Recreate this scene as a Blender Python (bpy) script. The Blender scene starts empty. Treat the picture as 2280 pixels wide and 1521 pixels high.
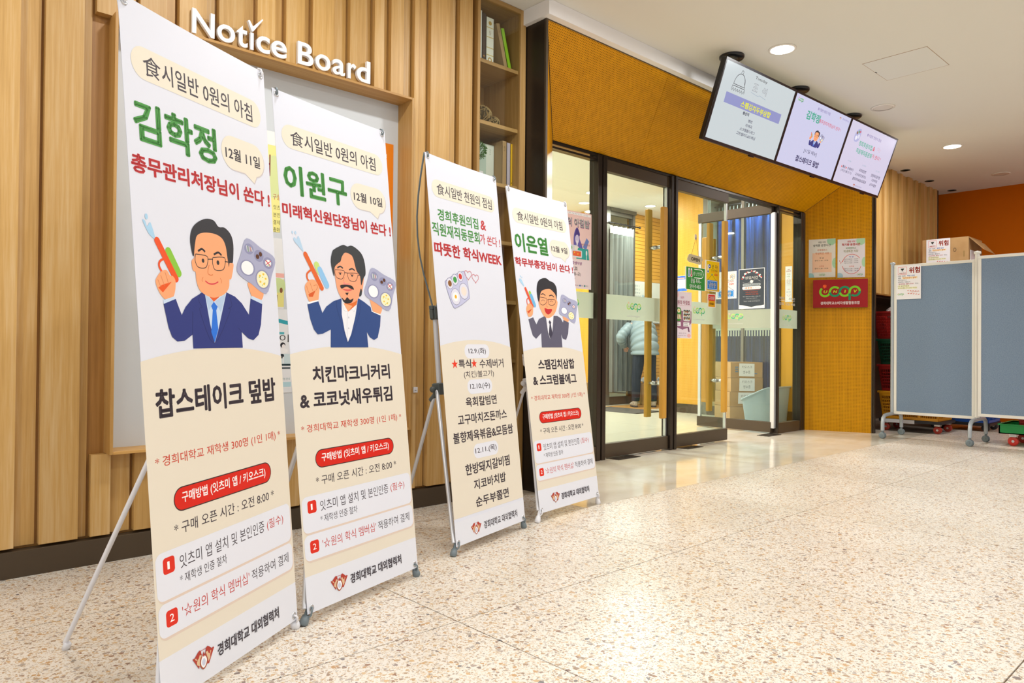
import bpy, bmesh, math, random
from mathutils import Vector, Matrix, geometry
random.seed(7)
S = bpy.context.scene
COL = S.collection
PI = math.pi

# ---------------- camera ----------------
CAMH = 0.93
RT = Vector((0.735, -0.678, 0.009)); 
def _cam():
    y, p, r = math.radians(42.695), math.radians(0.517), math.radians(0.490)
    fwd = Vector((math.sin(y)*math.cos(p), math.cos(y)*math.cos(p), math.sin(p)))
    rt = Vector((math.cos(y), -math.sin(y), 0)); up = rt.cross(fwd)
    rt2 = rt*math.cos(r)+up*math.sin(r); up2 = -rt*math.sin(r)+up*math.cos(r)
    cd = bpy.data.cameras.new('camera'); cd.sensor_width = 36; cd.lens = 1614.77/2280*36
    cd.clip_start = 0.05; cd.clip_end = 100
    o = bpy.data.objects.new('camera', cd)
    m = Matrix((rt2, up2, -fwd)).transposed().to_4x4(); m.translation = (0, 0, CAMH)
    o.matrix_world = m
    COL.objects.link(o); S.camera = o
_cam()

# ---------------- light ----------------
W = bpy.data.worlds.new('world'); S.world = W; W.use_nodes = True
W.node_tree.nodes['Background'].inputs[0].default_value = (0.97, 0.985, 1.0, 1)
W.node_tree.nodes['Background'].inputs[1].default_value = 0.62
S.view_settings.view_transform = 'Standard'; S.view_settings.look = 'None'
S.view_settings.exposure = 0.08; S.view_settings.gamma = 1.0
S.view_settings.use_curve_mapping = False
S.cycles.max_bounces = 10; S.cycles.diffuse_bounces = 5; S.cycles.glossy_bounces = 4
S.cycles.transparent_max_bounces = 24; S.cycles.transmission_bounces = 8
S.cycles.sample_clamp_indirect = 6.0
S.cycles.use_denoising = True
CEIL = 3.15
def area(name, loc, size, power, col=(1, .995, .985), shape='DISK', spread=PI):
    l = bpy.data.lights.new(name, 'AREA'); l.shape = shape; l.size = size; l.energy = power; l.color = col
    l.spread = spread
    o = bpy.data.objects.new(name, l); o.location = loc; COL.objects.link(o); return o
LIGHTS_ON = [(5.06, 2.57), (8.78, 2.53)]
for x, y in LIGHTS_ON:
    area('downlight_lamp', (x, y, CEIL-0.03), 0.16, 22)
for x in (-2.4, -0.5, 1.35, 3.2):
    area('downlight_lamp', (x, 2.3, CEIL-0.03), 0.16, 19)
for x in (-2.4, 1.35, 5.06, 8.78):
    for y in (0.3, -2.0, -4.5):
        area('downlight_lamp', (x, y, CEIL-0.03), 0.2, 23 if y > 0 else 30)
for x, y in ((9.7, 7.2), (8.25, 6.9), (7.3, 5.6), (5.4, 5.6), (5.4, 7.6), (7.6, 8.6), (9.27, 5.2), (4.3,9.5), (7.5,10.3)):  # the one beside the navy curtain is an added fill to light the cloth
    area('vestibule_lamp_or_fill', (x, y, 3.23), 0.16, 34 if y > 7 and x > 9 else 55, (1, .98, .94))

# ---------------- helpers ----------------
def lin(h):
    h = h.lstrip('#')
    if len(h) == 3: h = ''.join(c*2 for c in h)
    c = [int(h[i:i+2], 16)/255 for i in (0, 2, 4)]
    return tuple((v/12.92 if v <= .04045 else ((v+.055)/1.055)**2.4) for v in c)+(1,)
MATS = {}
def mat(name, col='#888', rough=.5, metal=0, spec=.5, emit=None, es=1.0, alpha=None):
    if name in MATS: return MATS[name]
    m = bpy.data.materials.new(name); m.use_nodes = True
    b = m.node_tree.nodes['Principled BSDF']
    b.inputs['Base Color'].default_value = lin(col); b.inputs['Roughness'].default_value = rough
    b.inputs['Metallic'].default_value = metal; b.inputs['Specular IOR Level'].default_value = spec
    if emit:
        b.inputs['Emission Color'].default_value = lin(emit); b.inputs['Emission Strength'].default_value = es
    MATS[name] = m; return m
def nd(m, t, **kw):
    n = m.node_tree.nodes.new(t)
    for k, v in kw.items(): setattr(n, k, v)
    return n
def lk(m, a, b): m.node_tree.links.new(a, b)
def coords(m, scale=(1, 1, 1), kind='Object', add_rand=False):
    tc = nd(m, 'ShaderNodeTexCoord'); mp = nd(m, 'ShaderNodeMapping'); mp.inputs['Scale'].default_value = scale
    lk(m, tc.outputs[kind], mp.inputs['Vector']); return mp.outputs[0]
def ramp(m, fac, stops):
    r = nd(m, 'ShaderNodeValToRGB'); cr = r.color_ramp
    while len(cr.elements) > 1: cr.elements.remove(cr.elements[-1])
    cr.elements[0].position = stops[0][0]; cr.elements[0].color = lin(stops[0][1])
    for p, c in stops[1:]:
        e = cr.elements.new(p); e.color = lin(c)
    lk(m, fac, r.inputs[0]); return r.outputs[0]
def noise(m, vec, scale, detail=3, rough=.5):
    n = nd(m, 'ShaderNodeTexNoise'); n.inputs['Scale'].default_value = scale; n.inputs['Detail'].default_value = detail
    n.inputs['Roughness'].default_value = rough; lk(m, vec, n.inputs['Vector']); return n.outputs['Fac']
def math_(m, op, a, b=None, c=None):
    n = nd(m, 'ShaderNodeMath', operation=op)
    for i, v in enumerate((a, b, c)):
        if v is None: continue
        if isinstance(v, (int, float)): n.inputs[i].default_value = v
        else: lk(m, v, n.inputs[i])
    return n.outputs[0]
def mix(m, fac, a, b, blend='MIX'):
    n = nd(m, 'ShaderNodeMix', data_type='RGBA', blend_type=blend)
    if isinstance(fac, (int, float)): n.inputs[0].default_value = fac
    else: lk(m, fac, n.inputs[0])
    for i, v in ((6, a), (7, b)):
        if isinstance(v, str): n.inputs[i].default_value = lin(v)
        else: lk(m, v, n.inputs[i])
    return n.outputs[2]
def bsdf(m): return m.node_tree.nodes['Principled BSDF']
def bump(m, h, strength=.2, dist=.002):
    n = nd(m, 'ShaderNodeBump'); n.inputs['Strength'].default_value = strength; n.inputs['Distance'].default_value = dist
    lk(m, h, n.inputs['Height']); lk(m, n.outputs[0], bsdf(m).inputs['Normal'])

def wood(name, c1, c2, c3, rough=.45, axis='z', tint=.18):
    if name in MATS: return MATS[name]
    m = mat(name, c1, rough)
    sc = {'z': (1, 1, .035), 'x': (.035, 1, 1), 'y': (1, .035, 1)}[axis]
    tc = nd(m, 'ShaderNodeTexCoord'); oi = nd(m, 'ShaderNodeObjectInfo')
    ad = nd(m, 'ShaderNodeVectorMath', operation='ADD'); lk(m, tc.outputs['Object'], ad.inputs[0])
    cb = nd(m, 'ShaderNodeCombineXYZ'); mu = math_(m, 'MULTIPLY', oi.outputs['Random'], 40)
    for i in range(3): lk(m, mu, cb.inputs[i])
    lk(m, cb.outputs[0], ad.inputs[1])
    mp = nd(m, 'ShaderNodeMapping'); mp.inputs['Scale'].default_value = sc; lk(m, ad.outputs[0], mp.inputs['Vector'])
    a = noise(m, mp.outputs[0], 75, 4, .6); b = noise(m, mp.outputs[0], 14, 2)
    f = math_(m, 'ADD', math_(m, 'MULTIPLY', a, .6), math_(m, 'MULTIPLY', b, .4))
    c = ramp(m, f, [(.3, c3), (.5, c1), (.68, c2)])
    t = ramp(m, oi.outputs['Random'], [(0, '#e2dfd8'), (1, '#ffffff')])
    c = mix(m, 1.0, c, t, 'MULTIPLY')
    lk(m, c, bsdf(m).inputs['Base Color']); bump(m, a, .12, .001)
    return m
def perforated(name, col, dark, pitch=.016, r=.2, rough=.38, grain=None):
    m = mat(name, col, rough, spec=.18)
    uv = nd(m, 'ShaderNodeUVMap'); sx = nd(m, 'ShaderNodeSeparateXYZ')
    mp = nd(m, 'ShaderNodeMapping'); mp.inputs['Scale'].default_value = (1/pitch, 1/pitch, 1)
    lk(m, uv.outputs[0], mp.inputs['Vector']); lk(m, mp.outputs[0], sx.inputs[0])
    fx = math_(m, 'SUBTRACT', math_(m, 'FRACT', sx.outputs[0]), .5); fy = math_(m, 'SUBTRACT', math_(m, 'FRACT', sx.outputs[1]), .5)
    d = math_(m, 'SQRT', math_(m, 'ADD', math_(m, 'MULTIPLY', fx, fx), math_(m, 'MULTIPLY', fy, fy)))
    hole = math_(m, 'LESS_THAN', d, r)
    g = noise(m, coords(m, (1, 1, .12)), 18, 3)
    base = ramp(m, g, [(.3, grain or col), (.7, col)])
    c = mix(m, hole, base, dark); lk(m, c, bsdf(m).inputs['Base Color'])
    rr = math_(m, 'ADD', math_(m, 'MULTIPLY', hole, .5), rough); lk(m, rr, bsdf(m).inputs['Roughness'])
    return m
def glass(name='clear_glass', tint='#eef5f2', refl=.1):
    if name in MATS: return MATS[name]
    m = bpy.data.materials.new(name); m.use_nodes = True; nt = m.node_tree; nt.nodes.remove(nt.nodes['Principled BSDF'])
    out = nt.nodes['Material Output']; tr = nd(m, 'ShaderNodeBsdfTransparent'); tr.inputs[0].default_value = lin(tint)
    gl = nd(m, 'ShaderNodeBsdfGlossy'); gl.inputs['Roughness'].default_value = .02
    lw = nd(m, 'ShaderNodeLayerWeight'); lw.inputs[0].default_value = .5
    fr = math_(m, 'ADD', math_(m, 'MULTIPLY', math_(m, 'POWER', lw.outputs['Facing'], 5), .9), .035)   # Schlick, both faces
    mx = nd(m, 'ShaderNodeMixShader'); lk(m, fr, mx.inputs[0]); lk(m, tr.outputs[0], mx.inputs[1]); lk(m, gl.outputs[0], mx.inputs[2])
    lk(m, mx.outputs[0], out.inputs[0]); MATS[name] = m; return m
def film(name, col, clear=.12):
    m = bpy.data.materials.new(name); m.use_nodes = True; nt = m.node_tree; nt.nodes.remove(nt.nodes['Principled BSDF'])
    out = nt.nodes['Material Output']; tr = nd(m, 'ShaderNodeBsdfTransparent')
    d = nd(m, 'ShaderNodeBsdfDiffuse'); d.inputs[0].default_value = lin(col)
    t = nd(m, 'ShaderNodeBsdfTranslucent'); t.inputs[0].default_value = lin(col)
    a = nd(m, 'ShaderNodeMixShader'); a.inputs[0].default_value = .5; lk(m, d.outputs[0], a.inputs[1]); lk(m, t.outputs[0], a.inputs[2])
    b = nd(m, 'ShaderNodeMixShader'); b.inputs[0].default_value = clear; lk(m, a.outputs[0], b.inputs[1]); lk(m, tr.outputs[0], b.inputs[2])
    lk(m, b.outputs[0], out.inputs[0]); MATS[name] = m; return m

# --- geometry ---
class G:
    """collects shapes in world coordinates"""
    def __init__(s): s.v = []; s.f = []; s.m = []; s.uv = {}; s.smooth = set()
    def add(s, vs, fs, mi=0, sm=False, uvs=None):
        k = len(s.v); s.v += [Vector(a) for a in vs]
        for i, f in enumerate(fs):
            if sm: s.smooth.add(len(s.f))
            if uvs: s.uv[len(s.f)] = uvs[i]
            s.f.append([k+j for j in f]); s.m.append(mi)
        return s
    def box(s, x0, y0, z0, x1, y1, z1, mi=0, M=None):
        vs = [Vector((x, y, z)) for z in (z0, z1) for y in (y0, y1) for x in (x0, x1)]
        if M is not None: vs = [M @ v for v in vs]
        return s.add(vs, [(0, 2, 3, 1), (4, 5, 7, 6), (0, 1, 5, 4), (2, 6, 7, 3), (0, 4, 6, 2), (1, 3, 7, 5)], mi)
    def bbox(s, x0, y0, z0, x1, y1, z1, b=.003, mi=0, M=None):
        bm = bmesh.new(); bmesh.ops.create_cube(bm, size=1)
        for v in bm.verts: v.co = Vector(((x0+x1)/2+v.co.x*(x1-x0), (y0+y1)/2+v.co.y*(y1-y0), (z0+z1)/2+v.co.z*(z1-z0)))
        bmesh.ops.bevel(bm, geom=bm.edges[:], offset=b, segments=2, affect='EDGES', profile=.5)
        bm.verts.index_update(); vs = [v.co.copy() for v in bm.verts]
        if M is not None: vs = [M @ v for v in vs]
        fs = [[v.index for v in f.verts] for f in bm.faces]; bm.free(); return s.add(vs, fs, mi)
    def quad(s, a, b, c, d, mi=0):
        a, b, c, d = map(Vector, (a, b, c, d)); U = (b-a); L = U.length; U = U.normalized(); N = U.cross(d-a).normalized(); V_ = N.cross(U)
        uv = [((p-a).dot(U), (p-a).dot(V_)) for p in (a, b, c, d)]
        return s.add([a, b, c, d], [(0, 1, 2, 3)], mi, uvs=[uv])
    def slab(s, a, b, c, d, t, mi=0):
        a, b, c, d = map(Vector, (a, b, c, d)); n = (b-a).cross(d-a).normalized()*t
        U = (b-a).normalized(); V_ = (b-a).cross(d-a).normalized().cross(U)
        vs = [a, b, c, d, a-n, b-n, c-n, d-n]; o = Vector((0, 0, 0))
        fs = [(0, 1, 2, 3), (7, 6, 5, 4), (0, 4, 5, 1), (1, 5, 6, 2), (2, 6, 7, 3), (3, 7, 4, 0)]
        o = min((a, b, c, d), key=lambda p: p.z+p.x*.001)
        uvs = [[((vs[i]-o).dot(U), (vs[i]-o).dot(V_)) for i in f] for f in fs]
        return s.add(vs, fs, mi, uvs=uvs)
    def tube(s, path, r, n=10, mi=0, cap=True, sm=True, flat=None):
        P = [Vector(p) for p in path]; R = r if isinstance(r, (list, tuple)) else [r]*len(P)
        k = len(s.v); prev = None; rings = []
        for i, p in enumerate(P):
            t = ((P[min(i+1, len(P)-1)]-P[max(i-1, 0)])).normalized()
            if prev is None:
                a = Vector((0, 0, 1)) if abs(t.z) < .9 else Vector((1, 0, 0)); x = t.cross(a).normalized()
            else: x = (prev-t*prev.dot(t)).normalized()
            prev = x; y = t.cross(x)
            rr = R[i]; ra, rb = rr if isinstance(rr, tuple) else (rr, rr)
            rings.append([p+x*math.cos(2*PI*j/n)*ra+y*math.sin(2*PI*j/n)*rb for j in range(n)])
        vs = [q for rg in rings for q in rg]; fs = []
        for i in range(len(P)-1):
            for j in range(n):
                fs.append((i*n+j, i*n+(j+1) % n, (i+1)*n+(j+1) % n, (i+1)*n+j))
        s.add(vs, fs, mi, sm)
        if cap: s.add(rings[0], [tuple(range(n))[::-1]], mi); s.add(rings[-1], [tuple(range(n))], mi)
        return s
    def cyl(s, a, b, r, n=16, mi=0, sm=True): return s.tube([a, b], r, n, mi, True, sm)
    def lathe(s, c, prof, n=24, mi=0, ax=(0, 0, 1), sm=True, cap=True):
        c = Vector(c); ax = Vector(ax).normalized(); a = Vector((0, 0, 1)) if abs(ax.z) < .9 else Vector((1, 0, 0)); x = ax.cross(a).normalized(); y = ax.cross(x)
        vs = [c+ax*h+(x*math.cos(2*PI*j/n)+y*math.sin(2*PI*j/n))*r for r, h in prof for j in range(n)]
        fs = [(i*n+j, i*n+(j+1) % n, (i+1)*n+(j+1) % n, (i+1)*n+j) for i in range(len(prof)-1) for j in range(n)]
        s.add(vs, fs, mi, sm)
        if cap and prof[0][0] > 1e-6: s.add(vs[:n], [tuple(range(n))[::-1]], mi)
        if cap and prof[-1][0] > 1e-6: s.add(vs[-n:], [tuple(range(n))], mi)
        return s
    def ball(s, c, r, n=16, mi=0, sc=(1, 1, 1)):
        c = Vector(c); k = n//2; vs = []; fs = []
        for i in range(k+1):
            t = PI*i/k
            for j in range(n): vs.append(c+Vector((r*sc[0]*math.sin(t)*math.cos(2*PI*j/n), r*sc[1]*math.sin(t)*math.sin(2*PI*j/n), r*sc[2]*math.cos(t))))
        for i in range(k):
            for j in range(n): fs.append((i*n+j, (i+1)*n+j, (i+1)*n+(j+1) % n, i*n+(j+1) % n))
        return s.add(vs, fs, mi, True)

def rootloc(p):
    v = Vector((0, 0, 0))
    while p is not None: v += p.location; p = p.parent
    return v
def obj(name, g, mats, parent=None, loc=None):
    me = bpy.data.meshes.new(name); base = rootloc(parent) if parent else Vector(loc or (0, 0, 0))
    me.from_pydata([tuple(v-base) for v in g.v], [], g.f)
    if g.uv:
        ul = me.uv_layers.new(name='UVMap'); 
        for pi, p in enumerate(me.polygons):
            if pi in g.uv:
                for k, li in enumerate(p.loop_indices): ul.data[li].uv = g.uv[pi][k]
    for m in (mats if isinstance(mats, (list, tuple)) else [mats]): me.materials.append(m)
    for i, p in enumerate(me.polygons):
        p.material_index = g.m[i]; p.use_smooth = i in g.smooth
    me.update()
    o = bpy.data.objects.new(name, me); COL.objects.link(o)
    if parent: o.parent = parent
    else: o.location = base
    return o
def thing(name, label, cat, loc=(0, 0, 0), group=None, kind=None):
    o = bpy.data.objects.new(name, None); o.empty_display_size = .1; o.location = loc; COL.objects.link(o)
    tag(o, label, cat, group, kind); return o
def tag(o, label=None, cat=None, group=None, kind=None):
    if label: o['label'] = label
    if cat: o['category'] = cat
    if group: o['group'] = group
    if kind: o['kind'] = kind
    return o
def structure(name, label=None, cat=None, loc=(0, 0, 0)):
    o = bpy.data.objects.new(name, None); o.empty_display_size = .1; o.location = loc; COL.objects.link(o)
    tag(o, label, cat, None, 'structure'); return o
def clone(o, dloc=None, label=None, parent=None):
    c = o.copy(); COL.objects.link(c)
    if parent: c.parent = parent
    if dloc is not None: c.location = o.location+Vector(dloc)
    if label: c['label'] = label
    for ch in list(o.children): clone(ch, None, None, c)
    return c

# --- flat print: text and drawings laid on a real sheet ---
TXT = {}
TS = bpy.data.scenes.new('text_bench')   # only used while the lettering outlines are read
def text_geo(s, wt):
    """outline mesh of a string; heavier weights are grown with round corners"""
    key = (s, wt)
    if key in TXT: return TXT[key]
    c = bpy.data.curves.new('t', 'FONT'); c.body = s; c.resolution_u = 2 if wt else 3
    o = bpy.data.objects.new('t', c); TS.collection.objects.link(o)
    TS.view_layers[0].update(); dg = TS.view_layers[0].depsgraph; me = bpy.data.meshes.new_from_object(o.evaluated_get(dg))
    vs = [(v.co.x, v.co.y) for v in me.vertices]; fs = [tuple(p.vertices) for p in me.polygons]
    bpy.data.objects.remove(o); bpy.data.curves.remove(c); bpy.data.meshes.remove(me)
    d = (0, .004, .011, .02, .033)[wt]
    if d:
        w = {}; k0 = {}
        for f in fs:                                   # merge by position, then keep the edges used once
            for i in range(len(f)):
                a_, b_ = vs[f[i]], vs[f[(i+1) % len(f)]]
                a_ = (round(a_[0], 5), round(a_[1], 5)); b_ = (round(b_[0], 5), round(b_[1], 5))
                if a_ == b_: continue
                e = (a_, b_) if a_ < b_ else (b_, a_); w[e] = w.get(e, 0)+1
        dirs = {}
        for (a_, b_), n_ in w.items():
            if n_ != 1: continue
            dx, dy = b_[0]-a_[0], b_[1]-a_[1]; L = math.hypot(dx, dy); dx /= L; dy /= L; nx, ny = -dy*d, dx*d; k = len(vs)
            vs += [(a_[0]-nx, a_[1]-ny), (b_[0]-nx, b_[1]-ny), (b_[0]+nx, b_[1]+ny), (a_[0]+nx, a_[1]+ny)]; fs.append((k, k+1, k+2, k+3))
            dirs.setdefault(a_, []).append((dx, dy)); dirs.setdefault(b_, []).append((dx, dy))
        for v_, dd in dirs.items():
            if len(dd) == 2 and abs(dd[0][0]*dd[1][0]+dd[0][1]*dd[1][1]) > .93: continue
            k = len(vs); vs += [(v_[0]+d*math.cos(PI/3*q), v_[1]+d*math.sin(PI/3*q)) for q in range(6)]; fs.append(tuple(range(k, k+6)))
    xs = [v[0] for v in vs]; ys = [v[1] for v in vs]
    TXT[key] = (vs, fs, min(xs), max(xs), min(ys), max(ys)); return TXT[key]
def smooth_loop(P, k=4, closed=True):
    n = len(P); out = []
    rng = range(n) if closed else range(n-1)
    for i in rng:
        g = (lambda j: P[j % n]) if closed else (lambda j: P[max(0, min(n-1, j))])
        p0, p1, p2, p3 = g(i-1), g(i), g(i+1), g(i+2)
        for t in [q/k for q in range(k)]:
            out.append(tuple(.5*((2*p1[d])+(-p0[d]+p2[d])*t+(2*p0[d]-5*p1[d]+4*p2[d]-p3[d])*t*t+(-p0[d]+3*p1[d]-3*p2[d]+p3[d])*t**3) for d in (0, 1)))
    if not closed: out.append(tuple(P[-1]))
    return out
class Print:
    """2-D print in millimetres on a plane: origin o, axes w (right) and u (up)"""
    def __init__(s, o, w, u, z0=.0006, emit=False, step=.000015):
        s.o = Vector(o); s.w = Vector(w).normalized(); s.u = Vector(u).normalized(); s.n = s.w.cross(s.u).normalized()
        s.z = z0; s.step = step; s.emit = emit; s.reset()
    def reset(s): s.g = G(); s.mats = []; s.idx = {}
    def mi(s, col):
        if len(col) == 4: col = '#'+''.join(c*2 for c in col[1:])
        if col not in s.idx:
            nm = ('screen_' if s.emit else 'print_')+col[1:]
            m = mat(nm, '#000000', .3, emit=col, es=1.0) if s.emit else mat(nm, col, .45, spec=.3)
            s.idx[col] = len(s.mats); s.mats.append(m)
        return s.idx[col]
    def P3(s, x, y): return s.o+s.w*(x/1000)+s.u*(y/1000)+s.n*s.z
    def faces(s, vs, fs, col):
        s.z += s.step; s.g.add([s.P3(*v) for v in vs], fs, s.mi(col)); return s
    def poly(s, pts, col, smooth=False):
        if smooth: pts = smooth_loop(pts)
        tri = geometry.tessellate_polygon([[Vector((p[0], p[1], 0)) for p in pts]])
        out = []
        for t in tri:
            a, b, c = (pts[i] for i in t)
            out.append(t if (b[0]-a[0])*(c[1]-a[1])-(b[1]-a[1])*(c[0]-a[0]) > 0 else t[::-1])
        return s.faces(pts, out, col)
    def rect(s, x0, y0, x1, y1, col): return s.faces([(x0, y0), (x1, y0), (x1, y1), (x0, y1)], [(0, 1, 2, 3)], col)
    def rrect(s, x0, y0, x1, y1, r, col, k=6):
        pts = []
        for cx, cy, a in ((x1-r, y0+r, -PI/2), (x1-r, y1-r, 0), (x0+r, y1-r, PI/2), (x0+r, y0+r, PI)):
            for i in range(k+1): pts.append((cx+r*math.cos(a+PI/2*i/k), cy+r*math.sin(a+PI/2*i/k)))
        return s.faces(pts, [tuple(range(len(pts)))], col)
    def ell(s, cx, cy, rx, ry, col, n=20, rot=0):
        pts = [(cx+rx*math.cos(t)*math.cos(rot)-ry*math.sin(t)*math.sin(rot), cy+rx*math.cos(t)*math.sin(rot)+ry*math.sin(t)*math.cos(rot)) for t in [2*PI*i/n for i in range(n)]]
        return s.faces(pts, [tuple(range(n))], col)
    def cell(s, cx, cy, rx, ry, col, B):
        """ellipse kept inside the paper edge B = (x0, y0, x1, y1)"""
        pts = [(min(max(cx+rx*math.cos(t), B[0]), B[2]), min(max(cy+ry*math.sin(t), B[1]), B[3])) for t in [2*PI*i/28 for i in range(28)]]
        return s.faces(pts, [tuple(range(28))], col)
    def stroke(s, pts, w, col, smooth=False, closed=False):
        if smooth: pts = smooth_loop(pts, 4, closed)
        if closed: pts = list(pts)+[pts[0]]
        vs = []; fs = []; n = len(pts)
        for i, p in enumerate(pts):
            a = pts[max(i-1, 0)] if not (closed and i == 0) else pts[-2]; b = pts[min(i+1, n-1)] if not (closed and i == n-1) else pts[1]
            dx, dy = b[0]-a[0], b[1]-a[1]; L = math.hypot(dx, dy) or 1; nx, ny = -dy/L*w/2, dx/L*w/2
            vs += [(p[0]-nx, p[1]-ny), (p[0]+nx, p[1]+ny)]
            if i: fs.append((2*i-2, 2*i, 2*i+1, 2*i-1))
        return s.faces(vs, fs, col)
    def capsule(s, x0, y0, x1, y1, r, col, n=8):
        a = math.atan2(y1-y0, x1-x0); pts = [(x1+r*math.cos(a-PI/2+PI*i/n), y1+r*math.sin(a-PI/2+PI*i/n)) for i in range(n+1)]+[(x0+r*math.cos(a+PI/2+PI*i/n), y0+r*math.sin(a+PI/2+PI*i/n)) for i in range(n+1)]
        return s.faces(pts, [tuple(range(len(pts)))], col)
    def text(s, t, col, wt, x0, y0, x1, y1, slant=0):
        vs, fs, a, b, c, d = text_geo(t, wt); kx = (x1-x0)/(b-a); ky = (y1-y0)/max(d-c, .01)
        return s.faces([(x0+(x-a)*kx+slant*(y-c)*ky, y0+(y-c)*ky) for x, y in vs], fs, col)
    def ctext(s, t, col, wt, cx, cy, h, wmax=None, sq=.86):
        vs, fs, a, b, c, d = text_geo(t, wt); k = h/max(d-c, .01); w = (b-a)*k*sq
        if wmax and w > wmax: w = wmax
        return s.text(t, col, wt, cx-w/2, cy-h/2, cx+w/2, cy+h/2)
    def ops(s, L, f=lambda x, y: (x, y), k=1.0):
        for o in L:
            c = o[1]
            if o[0] == 'P': s.poly([f(*p) for p in o[2]], c, True)
            elif o[0] == 'p': s.poly([f(*p) for p in o[2]], c)
            elif o[0] == 'S':
                q = [f(*p) for p in o[3]]; s.stroke(q, o[2]*k, c, len(q) > 2)
            elif o[0] == 'E': s.ell(*f(o[2], o[3]), o[4]*k, o[5]*k, c)
            elif o[0] == 'C': s.capsule(*f(o[2], o[3]), *f(o[4], o[5]), o[6]*k, c)
        return s
    def build(s, name, parent):
        o = obj(name, s.g, s.mats, parent); s.reset(); return o
def coop(p, cx, cy, w, green='#7ac51e', dark='#0e8a5c', letters=True, pale=False, tw=1):
    """the four linked rings with a flower dot"""
    L = w/100.0; g1, g2 = ('#b8e27a', '#3fb886') if pale else (green, dark); r = 12.2*L; lw = 5.6*L; xs = [cx+(-37+24.6*i)*L for i in range(4)]
    arc = lambda x, y, a0, a1, c: p.stroke([(x+r*math.cos(math.radians(a0+(a1-a0)*i/14)), y+r*math.sin(math.radians(a0+(a1-a0)*i/14))) for i in range(15)], lw, c)
    arc(xs[0], cy, 130, 370, g1); arc(xs[1], cy, 180, 40, g1); arc(xs[1], cy, 190, 370, g2); arc(xs[2], cy, 180, 10, g2)
    arc(xs[2], cy, 195, 365, g1); arc(xs[3], cy, 180, 0, g1); arc(xs[3], cy, 0, -130, g2); p.stroke([(xs[2]+12*L, cy-6*L), (xs[2]+12*L, cy-24*L)], lw, g2)
    for k in range(6):
        a = PI/3*k+.3; p.stroke([(xs[0]-1*L, cy+15*L), (xs[0]-1*L+5.2*L*math.cos(a), cy+15*L+5.2*L*math.sin(a))], 2.6*L, '#f0cfae' if pale else '#ee5a1c')
    if letters:
        for x, ch in zip(xs, 'UNIV'): p.text(ch, '#d6e28a' if pale else '#c6d62a', 4, x-(4.4 if ch != 'I' else 1.6)*L, cy-4*L, x+(4.4 if ch != 'I' else 1.6)*L, cy+4*L, .2)
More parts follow.
